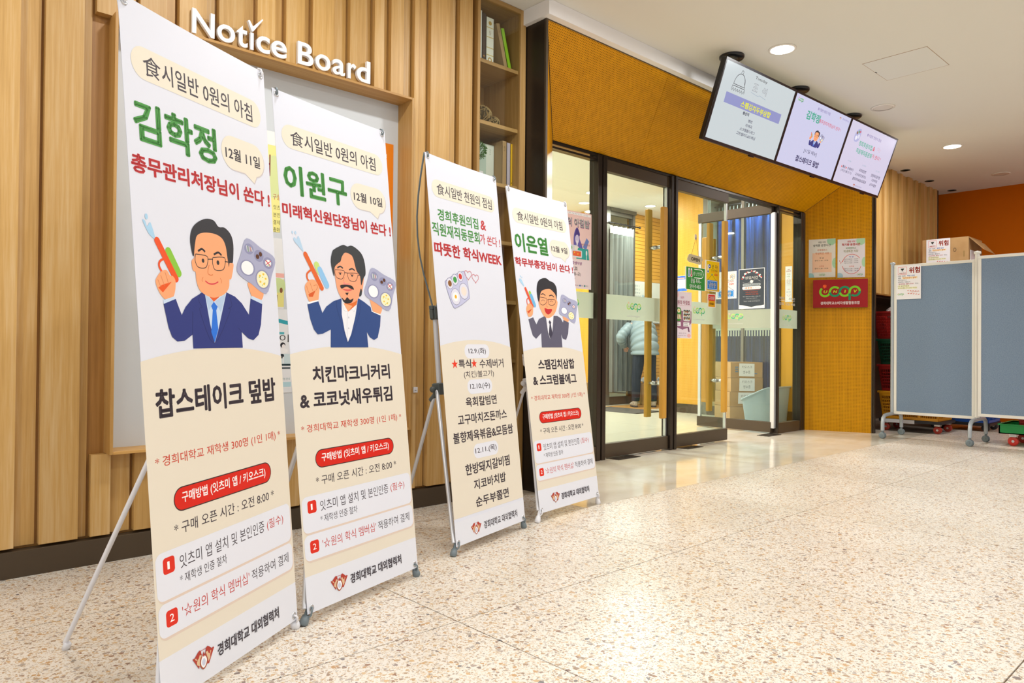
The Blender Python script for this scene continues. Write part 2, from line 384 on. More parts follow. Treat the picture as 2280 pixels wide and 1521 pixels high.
PORTRAITS=[[('P','#a9d3ef',[(-265,1232),(-256,1230),(-250,1217),(-240,1229),(-233,1217),(-225,1191),(-227,1187),(-242,1195),(-252,1207)]),('E','#a9d3ef',-251,1242,5.0,7.6),('C','#8bc540',-181,1160,-148,1104,10.9),('C','#ea5424',-219,1184,-159,1088,9.7),('S','#ea5424',6.4,[(-193,1141),(-213,1131),(-217,1117),(-205,1099)]),('P','#f5a878',[(-233,1074),(-227,1089),(-211,1104),(-192,1109),(-180,1095),(-171,1095),(-162,1084),(-164,1060),(-174,1038),(-190,1035),(-204,1032),(-221,1047)]),('p','#e85a20',[(-225,1061),(-211,1069),(-176,1079),(-210,1049)]),('S','#cf7f50',1.6,[(-225,1082),(-219,1069),(-214,1063)]),('S','#cf7f50',1.6,[(-214,1094),(-207,1077),(-201,1066)]),('S','#cf7f50',1.6,[(-198,1103),(-192,1086),(-188,1073)]),('P','#f5a878',[(147,1097),(176,1092),(223,1071),(213,1047),(190,1046),(168,1050),(154,1073)]),('p','#c9dcf2',[(-210,1029),(-172,1040),(-164,1034),(-210,1019)]),('p','#c9dcf2',[(163,1057),(214,1045),(214,1033),(157,1048)]),('p','#2f3b7e',[(-210,1019),(-165,1034),(-155,1011),(-146,991),(-130,1013),(-102,1037),(-59,1057),(43,1062),(82,1051),(112,1032),(144,997),(157,1048),(214,1033),(201,968),(185,935),(158,919),(133,925),(103,945),(104,897),(-109,900),(-109,938),(-140,922),(-168,920),(-186,932),(-197,957)]),('p','#c9dcf2',[(-50,1054),(43,1060),(-3,949),(-21,913),(-36,970)]),('p','#b4cbe6',[(-49,1052),(-14,1032),(-37,1006)]),('p','#b4cbe6',[(41,1059),(-10,1032),(14,1002)]),('p','#2b74dc',[(-14,1032),(1,1018),(-6,1007),(-2,953),(-21,915),(-33,945),(-21,1008),(-27,1019)]),('S','#1f2758',1.2,[(-66,1055),(-77,1034),(-64,1014),(-74,1003),(-24,912),(54,1005),(48,1014),(65,1024),(54,1057)]),('S','#1f2758',1.2,[(-103,1002),(-109,939)]),('S','#1f2758',1,[(103,945),(87,958)]),('p','#e2622e',[(-35,1048),(16,1050),(-14,1032)]),('P','#f5a878',[(-83,1155),(-85,1192),(-68,1217),(-37,1231),(1,1233),(42,1226),(59,1200),(62,1154),(82,1151),(82,1136),(70,1104),(61,1101),(56,1076),(32,1055),(-10,1044),(-44,1049),(-70,1063),(-81,1089),(-82,1112),(-92,1117),(-95,1142)]),('P','#343439',[(-87,1155),(-96,1195),(-88,1229),(-65,1252),(-27,1269),(7,1269),(27,1253),(54,1254),(80,1237),(89,1207),(83,1158),(77,1152),(66,1150),(62,1138),(58,1164),(53,1199),(38,1221),(7,1230),(-37,1228),(-67,1216),(-78,1189)]),('S','#2c2c30',6.0,[(-67,1172),(-51,1180),(-38,1173)]),('S','#2c2c30',6.0,[(-2,1169),(18,1177),(32,1170)]),('S','#333',2.4,[(-78,1163),(-31,1161),(-32,1139),(-43,1127),(-70,1127),(-81,1143),(-78,1163)]),('S','#333',2.4,[(-7,1160),(45,1164),(42,1137),(29,1126),(0,1125),(-9,1141),(-7,1160)]),('S','#333',2.7,[(-30,1153),(-8,1155)]),('S','#333',2.7,[(45,1153),(78,1153)]),('E','#333',-49,1147,5.4,6.0),('E','#333',14,1147,5.9,6.8),('S','#d4723a',2.0,[(-25,1137),(-32,1114),(-22,1108),(-11,1110)]),('S','#d6304c',3.2,[(-45,1090),(-29,1083),(-7,1084),(10,1091)]),('S','#d4723a',1.4,[(-53,1100),(-58,1092),(-56,1087)]),('S','#d4723a',1.4,[(19,1102),(25,1095),(23,1087)]),('P','#a8abc8',[(155,1235),(226,1212),(297,1185),(274,1127),(239,1067),(165,1094),(99,1128),(123,1184)]),('E','#8f92b4',163,1203,23.2,16.9),('E','#8f92b4',211,1186,24.8,18.8),('E','#8f92b4',258,1167,26.3,18.8),('E','#8f92b4',150,1143,37.5,25.2),('E','#8f92b4',224,1112,37.5,31.2),('E','#f4f5f8',150,1143,30.0,21.4),('E','#f6efc6',224,1112,30.8,27.0),('E','#eec63a',211,1123,5.2,3.5),('E','#eec63a',229,1129,5.2,3.5),('E','#eec63a',240,1115,5.2,3.2),('E','#eec63a',211,1104,5.2,3.5),('E','#eec63a',230,1098,5.2,3.5),('E','#7db04a',207,1118,2.4,1.8),('E','#7db04a',225,1119,2.2,1.8),('E','#7db04a',234,1101,2.4,1.8),('E','#7db04a',220,1094,2.4,1.8),('S','#eef0ee',2.2,[(151,1213),(154,1194)]),('S','#93b877',2.2,[(157,1212),(160,1194)]),('S','#f2e6df',2.5,[(163,1211),(166,1195)]),('S','#e9a070',2.5,[(170,1210),(173,1196)]),('S','#eef0ee',2.2,[(176,1208),(179,1196)]),('E','#5a3420',204,1183,8.8,7.5),('E','#5a3420',220,1192,8.0,7.5),('E','#f2f2f0',258,1167,16.1,11.2),('S','#d23040',3.5,[(245,1175),(258,1167),(269,1157)]),('S','#d23040',2.5,[(246,1161),(273,1175)]),('S','#5f9a4a',2.0,[(253,1157),(266,1165)])],[('E','#b5d3ec',-251,1298,4.0,5.0),('E','#b5d3ec',-237,1298,4.4,5.9),('P','#b5d3ec',[(-249,1276),(-242,1281),(-234,1275),(-226,1288),(-220,1282),(-212,1259),(-205,1238),(-210,1237),(-229,1253),(-244,1266)]),('C','#c4de7e',-146,1193,-135,1169,12.4),('C','#8fc3ec',-132,1176,-102,1122,12.4),('C','#df6426',-197,1226,-128,1110,9.7),('S','#df6426',7.2,[(-175,1172),(-195,1157),(-195,1138),(-182,1127)]),('P','#f5a878',[(-211,1104),(-204,1121),(-182,1136),(-159,1136),(-146,1121),(-140,1106),(-145,1082),(-151,1064),(-174,1059),(-194,1058),(-205,1079)]),('p','#d55a22',[(-196,1083),(-183,1089),(-160,1099),(-176,1075),(-193,1074)]),('S','#c9763f',1.8,[(-202,1113),(-195,1092),(-186,1085)]),('S','#c9763f',1.6,[(-185,1126),(-176,1102),(-171,1089)]),('S','#c9763f',1.8,[(-168,1115),(-154,1120),(-149,1112),(-159,1099)]),('P','#f5a878',[(130,1087),(163,1073),(197,1055),(187,1029),(169,1028),(145,1034),(135,1057)]),('p','#fff',[(-204,1054),(-152,1065),(-149,1059),(-198,1046)]),('p','#fff',[(132,1037),(185,1026),(184,1018),(132,1033)]),('p','#2c4a86',[(-204,1047),(-150,1061),(-142,1040),(-134,1019),(-112,1043),(-74,1065),(-29,1078),(62,1084),(94,1071),(130,1052),(133,1035),(186,1021),(178,979),(158,932),(136,923),(113,933),(97,954),(99,894),(-104,894),(-97,960),(-139,944),(-164,941),(-181,958),(-195,995)]),('p','#eceef4',[(-30,1078),(60,1083),(38,1012),(8,944),(-13,914),(-26,956),(-35,1018)]),('S','#c7cad4',1.4,[(-28,1074),(-24,1036),(-2,1031),(24,1038),(35,1031),(58,1076)]),('S','#c7cad4',1.4,[(0,1031),(-11,979),(-13,917)]),('E','#c7cad4',1,1007,3.9,3.6),('E','#c7cad4',-3,966,3.9,3.6),('S','#1d3568',1.4,[(-55,1070),(-59,1044),(-39,978),(-13,913),(30,966),(66,1031),(75,1077)]),('p','#e0702e',[(-24,1079),(61,1085),(49,1058),(0,1029)]),('p','#f5a878',[(-23,1061),(26,1052),(0,1029)]),('P','#f4a47c',[(-57,1185),(-46,1208),(-16,1234),(8,1255),(40,1250),(62,1210),(83,1170),(101,1167),(100,1153),(89,1115),(73,1093),(42,1069),(-6,1060),(-35,1085),(-50,1115),(-56,1158)]),('P','#35393c',[(-61,1158),(-73,1210),(-61,1251),(-45,1264),(-25,1274),(1,1284),(22,1280),(44,1286),(72,1278),(101,1258),(114,1224),(114,1182),(101,1165),(84,1135),(81,1170),(63,1191),(50,1236),(40,1249),(8,1255),(-11,1239),(-21,1219),(-36,1209),(-55,1192)]),('P','#35393c',[(79,1121),(86,1115),(81,1096),(67,1092)]),('S','#35393c',5.9,[(-41,1192),(-25,1199),(-11,1193)]),('S','#35393c',5.9,[(22,1190),(39,1196),(53,1190)]),('S','#3b3030',2.2,[(-54,1184),(-7,1184),(-7,1169),(-20,1152),(-45,1154),(-55,1167),(-54,1184)]),('S','#3b3030',2.2,[(13,1177),(67,1180),(65,1164),(50,1148),(23,1149),(13,1162),(13,1177)]),('S','#3b3030',2.2,[(-6,1177),(13,1177)]),('S','#3b3030',2.2,[(66,1172),(82,1173)]),('E','#333',-28,1171,5.2,4.0),('E','#333',36,1169,5.2,4.0),('S','#8a4a30',1.4,[(-38,1173),(-25,1177),(-16,1173)]),('S','#8a4a30',1.5,[(25,1172),(39,1175),(47,1171)]),('P','#f08a80',[(-11,1144),(-4,1136),(18,1138),(15,1134),(-5,1130),(-14,1134)]),('S','#c9763f',1.4,[(-7,1160),(-13,1144)]),('P','#2a2526',[(-33,1123),(-27,1129),(2,1132),(31,1129),(41,1116),(26,1117),(1,1124),(-25,1115)]),('P','#d9605a',[(-22,1114),(3,1114),(32,1116),(19,1109),(-1,1107)]),('p','#2a2526',[(-9,1100),(11,1102),(1,1090)]),('P','#2a2526',[(-28,1081),(-14,1072),(0,1084),(15,1075),(34,1081),(22,1065),(-3,1060),(-21,1065)]),('P','#a8abc8',[(154,1210),(223,1189),(295,1163),(273,1108),(240,1043),(167,1068),(101,1102),(124,1159)]),('E','#8f92b4',164,1177,21.7,18.8),('E','#8f92b4',214,1160,23.2,16.9),('E','#8f92b4',257,1143,23.2,18.8),('E','#8f92b4',152,1116,35.0,28.0),('E','#8f92b4',225,1087,37.5,31.2),('E','#f4f5f8',152,1116,28.0,23.8),('E','#f6efc6',225,1087,30.8,27.0),('E','#eec63a',213,1098,4.9,3.5),('E','#eec63a',230,1104,4.9,3.5),('E','#eec63a',240,1090,4.9,3.5),('E','#eec63a',213,1079,4.9,3.5),('E','#eec63a',231,1072,4.5,3.2),('E','#7db04a',209,1093,2.2,1.8),('E','#7db04a',226,1094,2.1,1.8),('E','#7db04a',235,1075,2.1,1.8),('E','#7db04a',221,1068,2.2,1.6),('S','#eef0ee',2.5,[(153,1188),(155,1168)]),('S','#93b877',2.2,[(158,1186),(161,1168)]),('S','#f2e6df',2.5,[(164,1185),(167,1169)]),('S','#e9a070',2.5,[(170,1184),(173,1169)]),('S','#eef0ee',2.2,[(176,1182),(179,1170)]),('E','#5a3420',207,1157,8.2,6.8),('E','#5a3420',223,1166,7.5,7.5),('E','#f2f2f0',257,1143,14.2,11.2),('S','#d23040',3.5,[(245,1152),(257,1143),(267,1133)]),('S','#d23040',2.5,[(245,1138),(271,1152)]),('S','#5f9a4a',2.0,[(252,1133),(265,1141)])],[('P','#a9d3ef',[(-271,1273),(-258,1279),(-245,1268),(-229,1240),(-237,1239),(-254,1252)]),('E','#a9d3ef',-255,1292,3.9,4.5),('E','#a9d3ef',-243,1286,3.8,4.5),('C','#9ccf50',-183,1204,-176,1186,10.1),('C','#6cb5e2',-173,1187,-149,1134,12.0),('C','#e0522c',-220,1224,-171,1126,9.2),('S','#e0522c',6.4,[(-195,1178),(-218,1161),(-218,1134)]),('P','#f5a878',[(-233,1107),(-221,1130),(-197,1143),(-177,1134),(-168,1117),(-180,1077),(-217,1065),(-229,1084)]),('p','#d5532a',[(-227,1095),(-177,1113),(-214,1084)]),('P','#f5a878',[(122,1086),(156,1079),(184,1066),(172,1049),(146,1050),(125,1062)]),('p','#e8eaf2',[(-221,1060),(-178,1071),(-177,1063),(-222,1051)]),('p','#5d5c70',[(-222,1052),(-176,1064),(-164,1042),(-152,1025),(-123,1056),(-60,1077),(64,1081),(97,1069),(116,1043),(124,1059),(179,1045),(158,977),(129,940),(95,948),(86,976),(82,895),(-123,894),(-115,976),(-169,943),(-197,961),(-212,1008)]),('p','#e8eaf2',[(-53,1077),(25,1080),(-8,974),(-33,942),(-48,981)]),('p','#3c3b4e',[(-20,1053),(-5,1041),(-12,1029),(-3,974),(-31,942),(-42,973),(-24,1029),(-31,1041)]),('S','#44435a',1.6,[(-67,1075),(-80,1051),(-62,1028),(-34,940),(27,1018),(42,1039),(38,1077)]),('P','#f5a878',[(-107,1183),(-93,1223),(-44,1238),(39,1244),(73,1218),(77,1177),(82,1160),(65,1124),(35,1091),(-22,1065),(-67,1073),(-96,1109),(-109,1143)]),('P','#26262c',[(-109,1155),(-116,1217),(-98,1268),(-61,1292),(-12,1300),(23,1287),(66,1276),(88,1243),(75,1177),(67,1208),(26,1235),(-10,1236),(-67,1221),(-89,1192)]),('S','#3b3030',3.2,[(-94,1184),(-28,1179),(-35,1154),(-68,1139),(-97,1148),(-94,1184)]),('S','#3b3030',3.2,[(-11,1176),(57,1176),(52,1152),(20,1142),(-12,1148),(-11,1176)]),('S','#3b3030',3.2,[(-29,1171),(-11,1172)]),('S','#26262c',5.6,[(-78,1199),(-57,1205),(-35,1196)]),('S','#26262c',6.0,[(2,1196),(28,1202),(50,1192)]),('S','#333',2.4,[(-82,1161),(-64,1169),(-47,1163)]),('S','#333',2.4,[(1,1160),(18,1168),(35,1162)]),('S','#d4723a',2.4,[(-20,1164),(-36,1135),(-23,1130)]),('P','#c4272c',[(-57,1121),(-25,1118),(16,1119),(6,1101),(-24,1086),(-50,1095)]),('P','#a8abc8',[(136,1212),(215,1193),(295,1174),(274,1113),(242,1043),(162,1071),(87,1097),(109,1155)]),('E','#8f92b4',158,1176,22.5,15.9),('E','#8f92b4',203,1161,23.2,15.9),('E','#8f92b4',250,1144,23.2,15.9),('E','#8f92b4',142,1115,36.2,22.4),('E','#8f92b4',213,1087,37.5,26.6),('E','#f4f5f8',142,1115,29.0,19.0),('E','#f6efc6',213,1087,30.8,22.9),('E','#eec63a',202,1097,4.9,3.0),('E','#eec63a',220,1102,4.9,3.0),('E','#eec63a',229,1090,4.9,3.0),('E','#eec63a',201,1080,4.9,2.8),('E','#eec63a',218,1075,4.9,3.0),('E','#7db04a',198,1093,2.2,1.5),('E','#7db04a',214,1093,2.2,1.4),('E','#7db04a',222,1077,2.2,1.5),('E','#7db04a',208,1071,2.2,1.4),('S','#eef0ee',2.1,[(147,1186),(148,1168)]),('S','#93b877',2.0,[(153,1184),(154,1169)]),('S','#f2e6df',2.0,[(159,1183),(160,1169)]),('S','#e9a070',2.1,[(164,1182),(166,1169)]),('S','#eef0ee',2.1,[(170,1181),(173,1170)]),('E','#5a3420',196,1159,8.0,6.4),('E','#5a3420',212,1166,7.5,6.4),('E','#f2f2f0',250,1144,14.2,9.6),('S','#d23040',3.0,[(238,1151),(250,1144),(259,1135)]),('S','#d23040',2.1,[(238,1139),(264,1151)]),('S','#5f9a4a',1.7,[(244,1135),(257,1142)])]]
EMBLEM=[('p','#b03a2e',[(-186,77),(-183,78),(-179,77),(-164,88),(-158,90),(-154,87),(-151,74),(-158,75),(-167,68),(-170,62),(-162,49),(-164,43)]),('p','#b03a2e',[(-133,88),(-127,90),(-121,86),(-111,77),(-106,79),(-102,76),(-125,42),(-135,44),(-130,52),(-138,73)]),('S','#b03a2e',1.4,[(-154,87),(-133,86)]),('p','#dcbc96',[(-159,78),(-153,75),(-152,71),(-161,49),(-171,56),(-171,65),(-166,67),(-175,70),(-178,76),(-173,75),(-170,68),(-163,71)]),('p','#dcbc96',[(-136,77),(-128,77),(-126,71),(-120,66),(-117,75),(-114,72),(-119,64),(-119,56),(-127,48),(-129,58)]),('P','#a6553c',[(-145,73),(-134,66),(-129,52),(-136,40),(-148,35),(-158,45),(-161,57),(-156,70)]),('P','#f4f5f8',[(-144,72),(-135,63),(-133,53),(-140,42),(-147,39),(-154,46),(-156,57),(-151,68)]),('P','#c9cde0',[(-144,64),(-138,55),(-142,45),(-149,46),(-152,56)]),('p','#b03a2e',[(-148,75),(-145,78),(-143,82),(-141,75),(-138,71),(-145,67)])]
# ---------------- materials ----------------
M_WOOD = wood('slat_wood', '#d4a964', '#e0be88', '#bf9450')
M_WOODF = wood('frame_wood', '#cd9e58', '#d9b070', '#bd8c46', axis='x')
M_WOODV = wood('frame_wood_v', '#cd9e58', '#d9b070', '#bd8c46')
M_OAK = wood('cabinet_wood', '#b8935a', '#c6a36a', '#a37f48', axis='x')
M_OAKV = wood('cabinet_wood_v', '#b48e54', '#c29d64', '#a07a42')
M_BROWN = mat('brown_metal', '#4d4030', .42, .25)
M_DARK = mat('dark_bronze', '#3b322a', .3, .55)
M_GREYM = mat('grey_metal', '#77746c', .35, .6)
M_ALU = mat('aluminium', '#c9ccd0', .28, .9)
M_ALUW = mat('satin_silver', '#d6d8dc', .4, .5)
M_YEL = perforated('yellow_perforated', '#d69605', '#5a3a00', grain='#c68a03')
M_YELI = perforated('yellow_perforated_inside', '#e2ac4c', '#a8721a', grain='#d8a03c')
M_WHITEP = mat('white_plaster', '#e0dfd9', .8, spec=.2)
M_CREAMP = mat('cream_plaster', '#ebe8df', .8, spec=.2)
M_ORANGE = mat('orange_paint', '#c46200', .7, spec=.1)
M_HANDLE = wood('handle_wood', '#d49c34', '#dca944', '#c48c28')
M_GLASS = glass(); M_GLASSD = glass('tinted_glass', '#dfe5e0')
M_FILM = film('frosted_film', '#d6ddd0', .1)
M_WB = mat('white_board', '#d2d8dc', .25)
M_SHEET = mat('banner_sheet', '#dfe3ef', .42, spec=.35)
M_WHITE = mat('white_plastic', '#e4e5ea', .35); M_GREYP = mat('grey_plastic', '#6f7b80', .4); M_DGREY = mat('dark_grey_plastic', '#4c5352', .45)
M_BLACK = mat('black_plastic', '#17181b', .3)
M_CARD = mat('cardboard', '#b08a5a', .8)
m = M_CARD; lk(m, ramp(m, noise(m, coords(m, (1, 1, 1)), 6, 4), [(.3, '#a88150'), (.7, '#b99464')]), bsdf(m).inputs['Base Color'])

def terrazzo():
    m = mat('terrazzo', '#e9dfd0', .3, spec=.5)
    co = coords(m, (1, 1, 1))
    def chips(scale, thr, edge, stops):
        v = nd(m, 'ShaderNodeTexVoronoi', feature='F1'); v.inputs['Scale'].default_value = scale; lk(m, co, v.inputs['Vector'])
        e = nd(m, 'ShaderNodeTexVoronoi', feature='DISTANCE_TO_EDGE'); e.inputs['Scale'].default_value = scale; lk(m, co, e.inputs['Vector'])
        sp = nd(m, 'ShaderNodeSeparateColor'); lk(m, v.outputs['Color'], sp.inputs[0])
        msk = math_(m, 'MULTIPLY', math_(m, 'GREATER_THAN', sp.outputs[0], thr), math_(m, 'GREATER_THAN', e.outputs[0], math_(m, 'MULTIPLY', sp.outputs[2], edge)))
        return msk, ramp(m, sp.outputs[1], stops)
    big = noise(m, co, 1.1, 3)
    base = ramp(m, big, [(.3, '#dcd5c8'), (.7, '#e9e4db')])
    m1, c1 = chips(150, .36, .22, [(0, '#c2a67c'), (.3, '#ded0ba'), (.5, '#a98c68'), (.7, '#cfb48e'), (.85, '#8a7054'), (1, '#bdb6ae')])
    m2, c2 = chips(86, .60, .34, [(0, '#b88a54'), (.3, '#cfae7e'), (.5, '#967a62'), (.7, '#aba39c'), (.85, '#8c5c36'), (.95, '#6a6a70'), (1, '#d2c0a6')])
    c = mix(m, math_(m, 'MULTIPLY', m1, .85), base, c1); c = mix(m, math_(m, 'MULTIPLY', m2, .9), c, c2)
    lk(m, c, bsdf(m).inputs['Base Color'])
    lk(m, math_(m, 'ADD', math_(m, 'MULTIPLY', big, .12), .29), bsdf(m).inputs['Roughness'])
    return m
M_TER = terrazzo()
def polished():
    m = mat('polished_marble', '#ded0b8', .1, spec=.6)
    co = coords(m, (1, 1.6, 1)); n = noise(m, co, 2.2, 6, .6)
    lk(m, ramp(m, n, [(.3, '#d8cbb2'), (.5, '#e3dac8'), (.7, '#eae3d6')]), bsdf(m).inputs['Base Color']); return m
M_POL = polished()
M_TILEI = mat('cream_tile', '#e6dfc9', .16)
M_GROUT = mat('joint_brown', '#5d4230', .8)

# ---------------- floor ----------------
FL = structure('floor')
g = G().box(-3, -5, -.06, 13, 12, -.006); obj('screed', g, M_GROUT, FL)
def tiles(xs, ys, gap, mt, name='tile'):
    for i in range(len(xs)-1):
        for j in range(len(ys)-1):
            obj(name, G().box(xs[i]+gap/2, ys[j]+gap/2, -.02, xs[i+1]-gap/2, ys[j+1]-gap/2, 0), mt, FL)
X0 = 1.546; sp = 1.274
tx = [X0+sp*k for k in range(-4, 9)]
tiles(tx, [-3.563, -2.188, -.813, .562, 1.937], .0045, M_TER)
tiles(tx, [1.937, 2.828], .0045, M_TER)
tiles([x for x in tx if x < 3]+[3.2], [2.828, 3.424], .004, M_TER)
tiles([x for x in tx if x < 3]+[3.2], [3.424, 3.6], .004, M_TER)
px = [3.2, 4.1, 5.5, 6.9, 8.3, 9.7, 11.1, 12.5]
tiles(px, [2.828, 3.56, 4.28], .002, M_POL)
tiles([3.2+.8*k for k in range(12)], [4.28+.8*k for k in range(10)], .002, M_TILEI)

# ---------------- ceiling ----------------
CE = structure('ceiling')
obj('ceiling_board', G().box(-3, -5, CEIL, 12.5, 3.9, CEIL+.1), M_WHITEP, CE)
obj('bulkhead', G().box(3.262, 3.215, 3.052, 8.66, 3.6, CEIL-.001), mat('white_trim', '#f0eff0', .6), CE)
CI = structure('ceiling_vestibule')
obj('ceiling_board', G().box(3.3, 3.97, 3.28, 12.5, 12, 3.4), M_CREAMP, CI)
obj('beam', G().box(9.30, 7.69, 3.22, 9.98, 7.735, 3.279), M_GREYM, CI)

# access hatch drawn as thin raised edge
h = thing('ceiling_hatch', 'square white access hatch flush in the ceiling beside the screens', 'hatch', (6.0, 2.05, CEIL))
g = G(); g.box(5.77, 1.83, CEIL-.0015, 6.26, 2.28, CEIL-.0002); obj('hatch_panel', g, mat('hatch_white', '#dedfdc', .8), h)
g = G()
for a in ((5.765, 1.825, 5.77, 2.285), (6.26, 1.825, 6.265, 2.285)): g.box(a[0], a[1], CEIL-.001, a[2], a[3], CEIL-.0001)
for a in ((5.765, 1.8265, 6.265, 1.83), (5.765, 2.28, 6.265, 2.2835)): g.box(a[0], a[1], CEIL-.001, a[2], a[3], CEIL-.0001)
obj('hatch_joint', g, mat('joint_tan', '#a98a6c', .8), h)
obj('latch', G().box(6.0, 2.272, CEIL-.004, 6.03, 2.279, CEIL-.0015), M_DGREY, h)

def downlight(x, y, z, on, label, r=.085, group=None):
    t = thing('downlight', label, 'ceiling light', (x, y, z))
    g = G().lathe((x, y, z-.006), [(r, .006), (r+.014, .005), (r+.014, .0), (r-.002, -.001)], 28, cap=False); obj('trim_ring', g, mat('light_ring', '#eeeae2', .5), t)
    g = G().lathe((x, y, z-.003), [(r, 0), (r*.9, -.0015), (.0001, -.002)], 28, sm=False, cap=False); 
    mt = mat('lamp_on', '#fff', .5, emit='#fffaf0', es=14) if on else mat('lamp_off', '#d9d3c6', .4)
    obj('diffuser', g, mt, t); return t
downlight(5.06, 2.575, CEIL, True, 'lit round ceiling downlight nearest above the hanging screens')
downlight(6.93, 2.56, CEIL, False, 'unlit white round downlight between the two lit ones')
downlight(8.78, 2.53, CEIL, True, 'lit round ceiling downlight further back by the orange wall')
downlight(10.56, 2.50, CEIL, False, 'unlit round downlight furthest back, in front of the orange wall')
for x, y, l in ((9.54, 3.26, 'small dark recessed spot nearest the hanging screens, along the slatted wall'), (10.36, 3.25, 'middle one of three small dark recessed spots along the slatted wall'), (11.18, 3.225, 'small dark recessed spot nearest the orange wall corner')):
    t = thing('recessed_spot', l, 'ceiling light', (x, y, CEIL))
    obj('trim_ring', G().lathe((x, y, CEIL-.005), [(.035, .005), (.055, .004), (.055, 0), (.035, 0)], 20, cap=False), M_DGREY, t)
    obj('lens', G().lathe((x, y, CEIL-.002), [(.0001, 0), (.035, 0)], 20), M_BLACK, t)
VL = [(9.7, 7.2, 'lit downlight in the vestibule nearest the grey curtain'), (8.25, 7.2, 'lit vestibule downlight beside the left door post'), (8.75, 7.8, 'lit vestibule downlight furthest back, seen through the left side window')]
for x, y, l in VL: downlight(x, y, 3.28, True, l)

# ---------------- slatted wall, notice board ----------------
WB = structure('wall_back')
BX0, BX1, BZ0, BZ1 = .833, 2.366, .463, 2.344
obj('backing', G().box(-2.5, 3.50, 0, BX0, 3.62, CEIL).box(BX0, 3.50, 0, BX1, 3.62, BZ0).box(BX0, 3.50, BZ1, BX1, 3.62, CEIL).box(BX1, 3.50, 0, 2.872, 3.62, CEIL).box(BX0, 3.605, BZ0, BX1, 3.62, BZ1), wood('backing_wood', '#a87838', '#b48444', '#946628'), WB)
starts = [-2.1, -1.86, -1.62, -1.4, -1.16, -.93, -.70, -.46, -.22, .0, .2, .402, .592, .776, .945, 1.11, 1.288, 1.474, 1.622, 1.768, 1.985, 2.138, 2.245, 2.405, 2.52, 2.735]
widths = [.14]*9+[.13, .12, .105, .138, .075, .11, .12, .12, .09, .10, .12, .10, .06, .085, .03, .14, .10]
def plank(x0, x1, y, z0, z1):
    obj('plank', G().box(x0, y, z0, x1, 3.499, z1), M_WOOD, WB)
def plank_col(x0, x1, y):
    if x1 < BX0+.01 or x0 > BX1-.012: plank(x0, x1, y, .118, CEIL)
    else:
        plank(x0, x1, y, .118, BZ0-.001); plank(x0, x1, y, BZ1+.001, CEIL)
for i, (s0, w0) in enumerate(zip(starts, widths)):
    e = starts[i+1] if i+1 < len(starts) else 2.872
    plank_col(s0, s0+w0, 3.456)
    if e-(s0+w0) > .012: plank_col(s0+w0+.001, e-.011, 3.486)
bb = structure('baseboard_back')
obj('skirting', G().bbox(-2.5, 3.45, 0, 2.872, 3.499, .106, .002), M_BROWN, bb)

nb = thing('notice_board', 'large white notice board in a deep wooden frame on the slatted wall', 'notice board', (1.62, 3.5, .46))
obj('board_panel', G().box(BX0+.012, 3.54, BZ0+.012, BX1-.012, 3.56, BZ1-.012), M_WB, nb)
for x in (BX0, BX1-.013): obj('frame_side', G().bbox(x, 3.40, BZ0, x+.013, 3.60, BZ1, .0015), M_WOODV, nb)
for z in (BZ0, BZ1-.013): obj('frame_rail', G().bbox(BX0+.013, 3.40, z, BX1-.013, 3.60, z+.013, .0015), M_WOODF, nb)

# white letters
sg = thing('notice_board_sign', 'raised white lettering reading Notice Board above the board', 'sign', (1.6, 3.42, 2.34))
M_LET = mat('white_letter', '#f2f3f5', .4)
def letter(ch, x0, x1, z0, z1, y=3.43, name='letter', off=.014):
    c = bpy.data.curves.new('t', 'FONT'); c.body = ch; c.resolution_u = 5; c.offset = off; c.extrude = .09
    o = bpy.data.objects.new('t', c); TS.collection.objects.link(o); TS.view_layers[0].update()
    me = bpy.data.meshes.new_from_object(o.evaluated_get(TS.view_layers[0].depsgraph)); V_ = [v.co.copy() for v in me.vertices]; F_ = [tuple(p.vertices) for p in me.polygons]
    bpy.data.objects.remove(o); bpy.data.curves.remove(c); bpy.data.meshes.remove(me)
    a = min(v.x for v in V_); b = max(v.x for v in V_); q0 = min(v.y for v in V_); q1 = max(v.y for v in V_)
    g = G().add([(x0+(v.x-a)/(b-a)*(x1-x0), y+(.09-v.z)*.1, z0+(v.y-q0)/(q1-q0)*(z1-z0)) for v in V_], F_)
    return obj(name, g, M_LET, sg)
CAP = .1147; XH = .083; zb = 2.362
def LT(ch, a, b, z0=0, z1=None): letter(ch, a*1.0148, b*1.0148, zb+z0, zb+(z1 or XH))
# left/right edges measured along the wall
LT('N', 1.140, 1.240, 0, CAP); LT('o', 1.252, 1.335); LT('t', 1.342, 1.395, 0, .103); LT('ı', 1.408, 1.424); LT('c', 1.438, 1.505); LT('e', 1.512, 1.592)
LT('B', 1.650, 1.735, 0, CAP); LT('o', 1.746, 1.830); LT('a', 1.842, 1.914); LT('r', 1.932, 1.980); LT('d', 1.984, 2.066, 0, .120)
g = G(); ck = [(1.395, 2.476), (1.404, 2.480), (1.420, 2.454), (1.466, 2.504), (1.470, 2.500), (1.421, 2.430), (1.414, 2.430)]
k = len(ck); ck = [(x*1.0148, .93+(z-.93)*1.0148) for x, z in ck]; g.add([(x, 3.43, z) for x, z in ck]+[(x, 3.448, z) for x, z in ck], [tuple(range(k)), tuple(range(2*k-1, k-1, -1))]+[(i, i+k, (i+1) % k+k, (i+1) % k) for i in range(k)])
obj('check_mark', g, M_LET, sg)
obj('clear_strip', G().box(1.17, 3.4485, 2.415, 1.62, 3.4505, 2.45).box(1.69, 3.4485, 2.40, 2.085, 3.4505, 2.435), glass('clear_acrylic', '#f7f5f0'), sg)

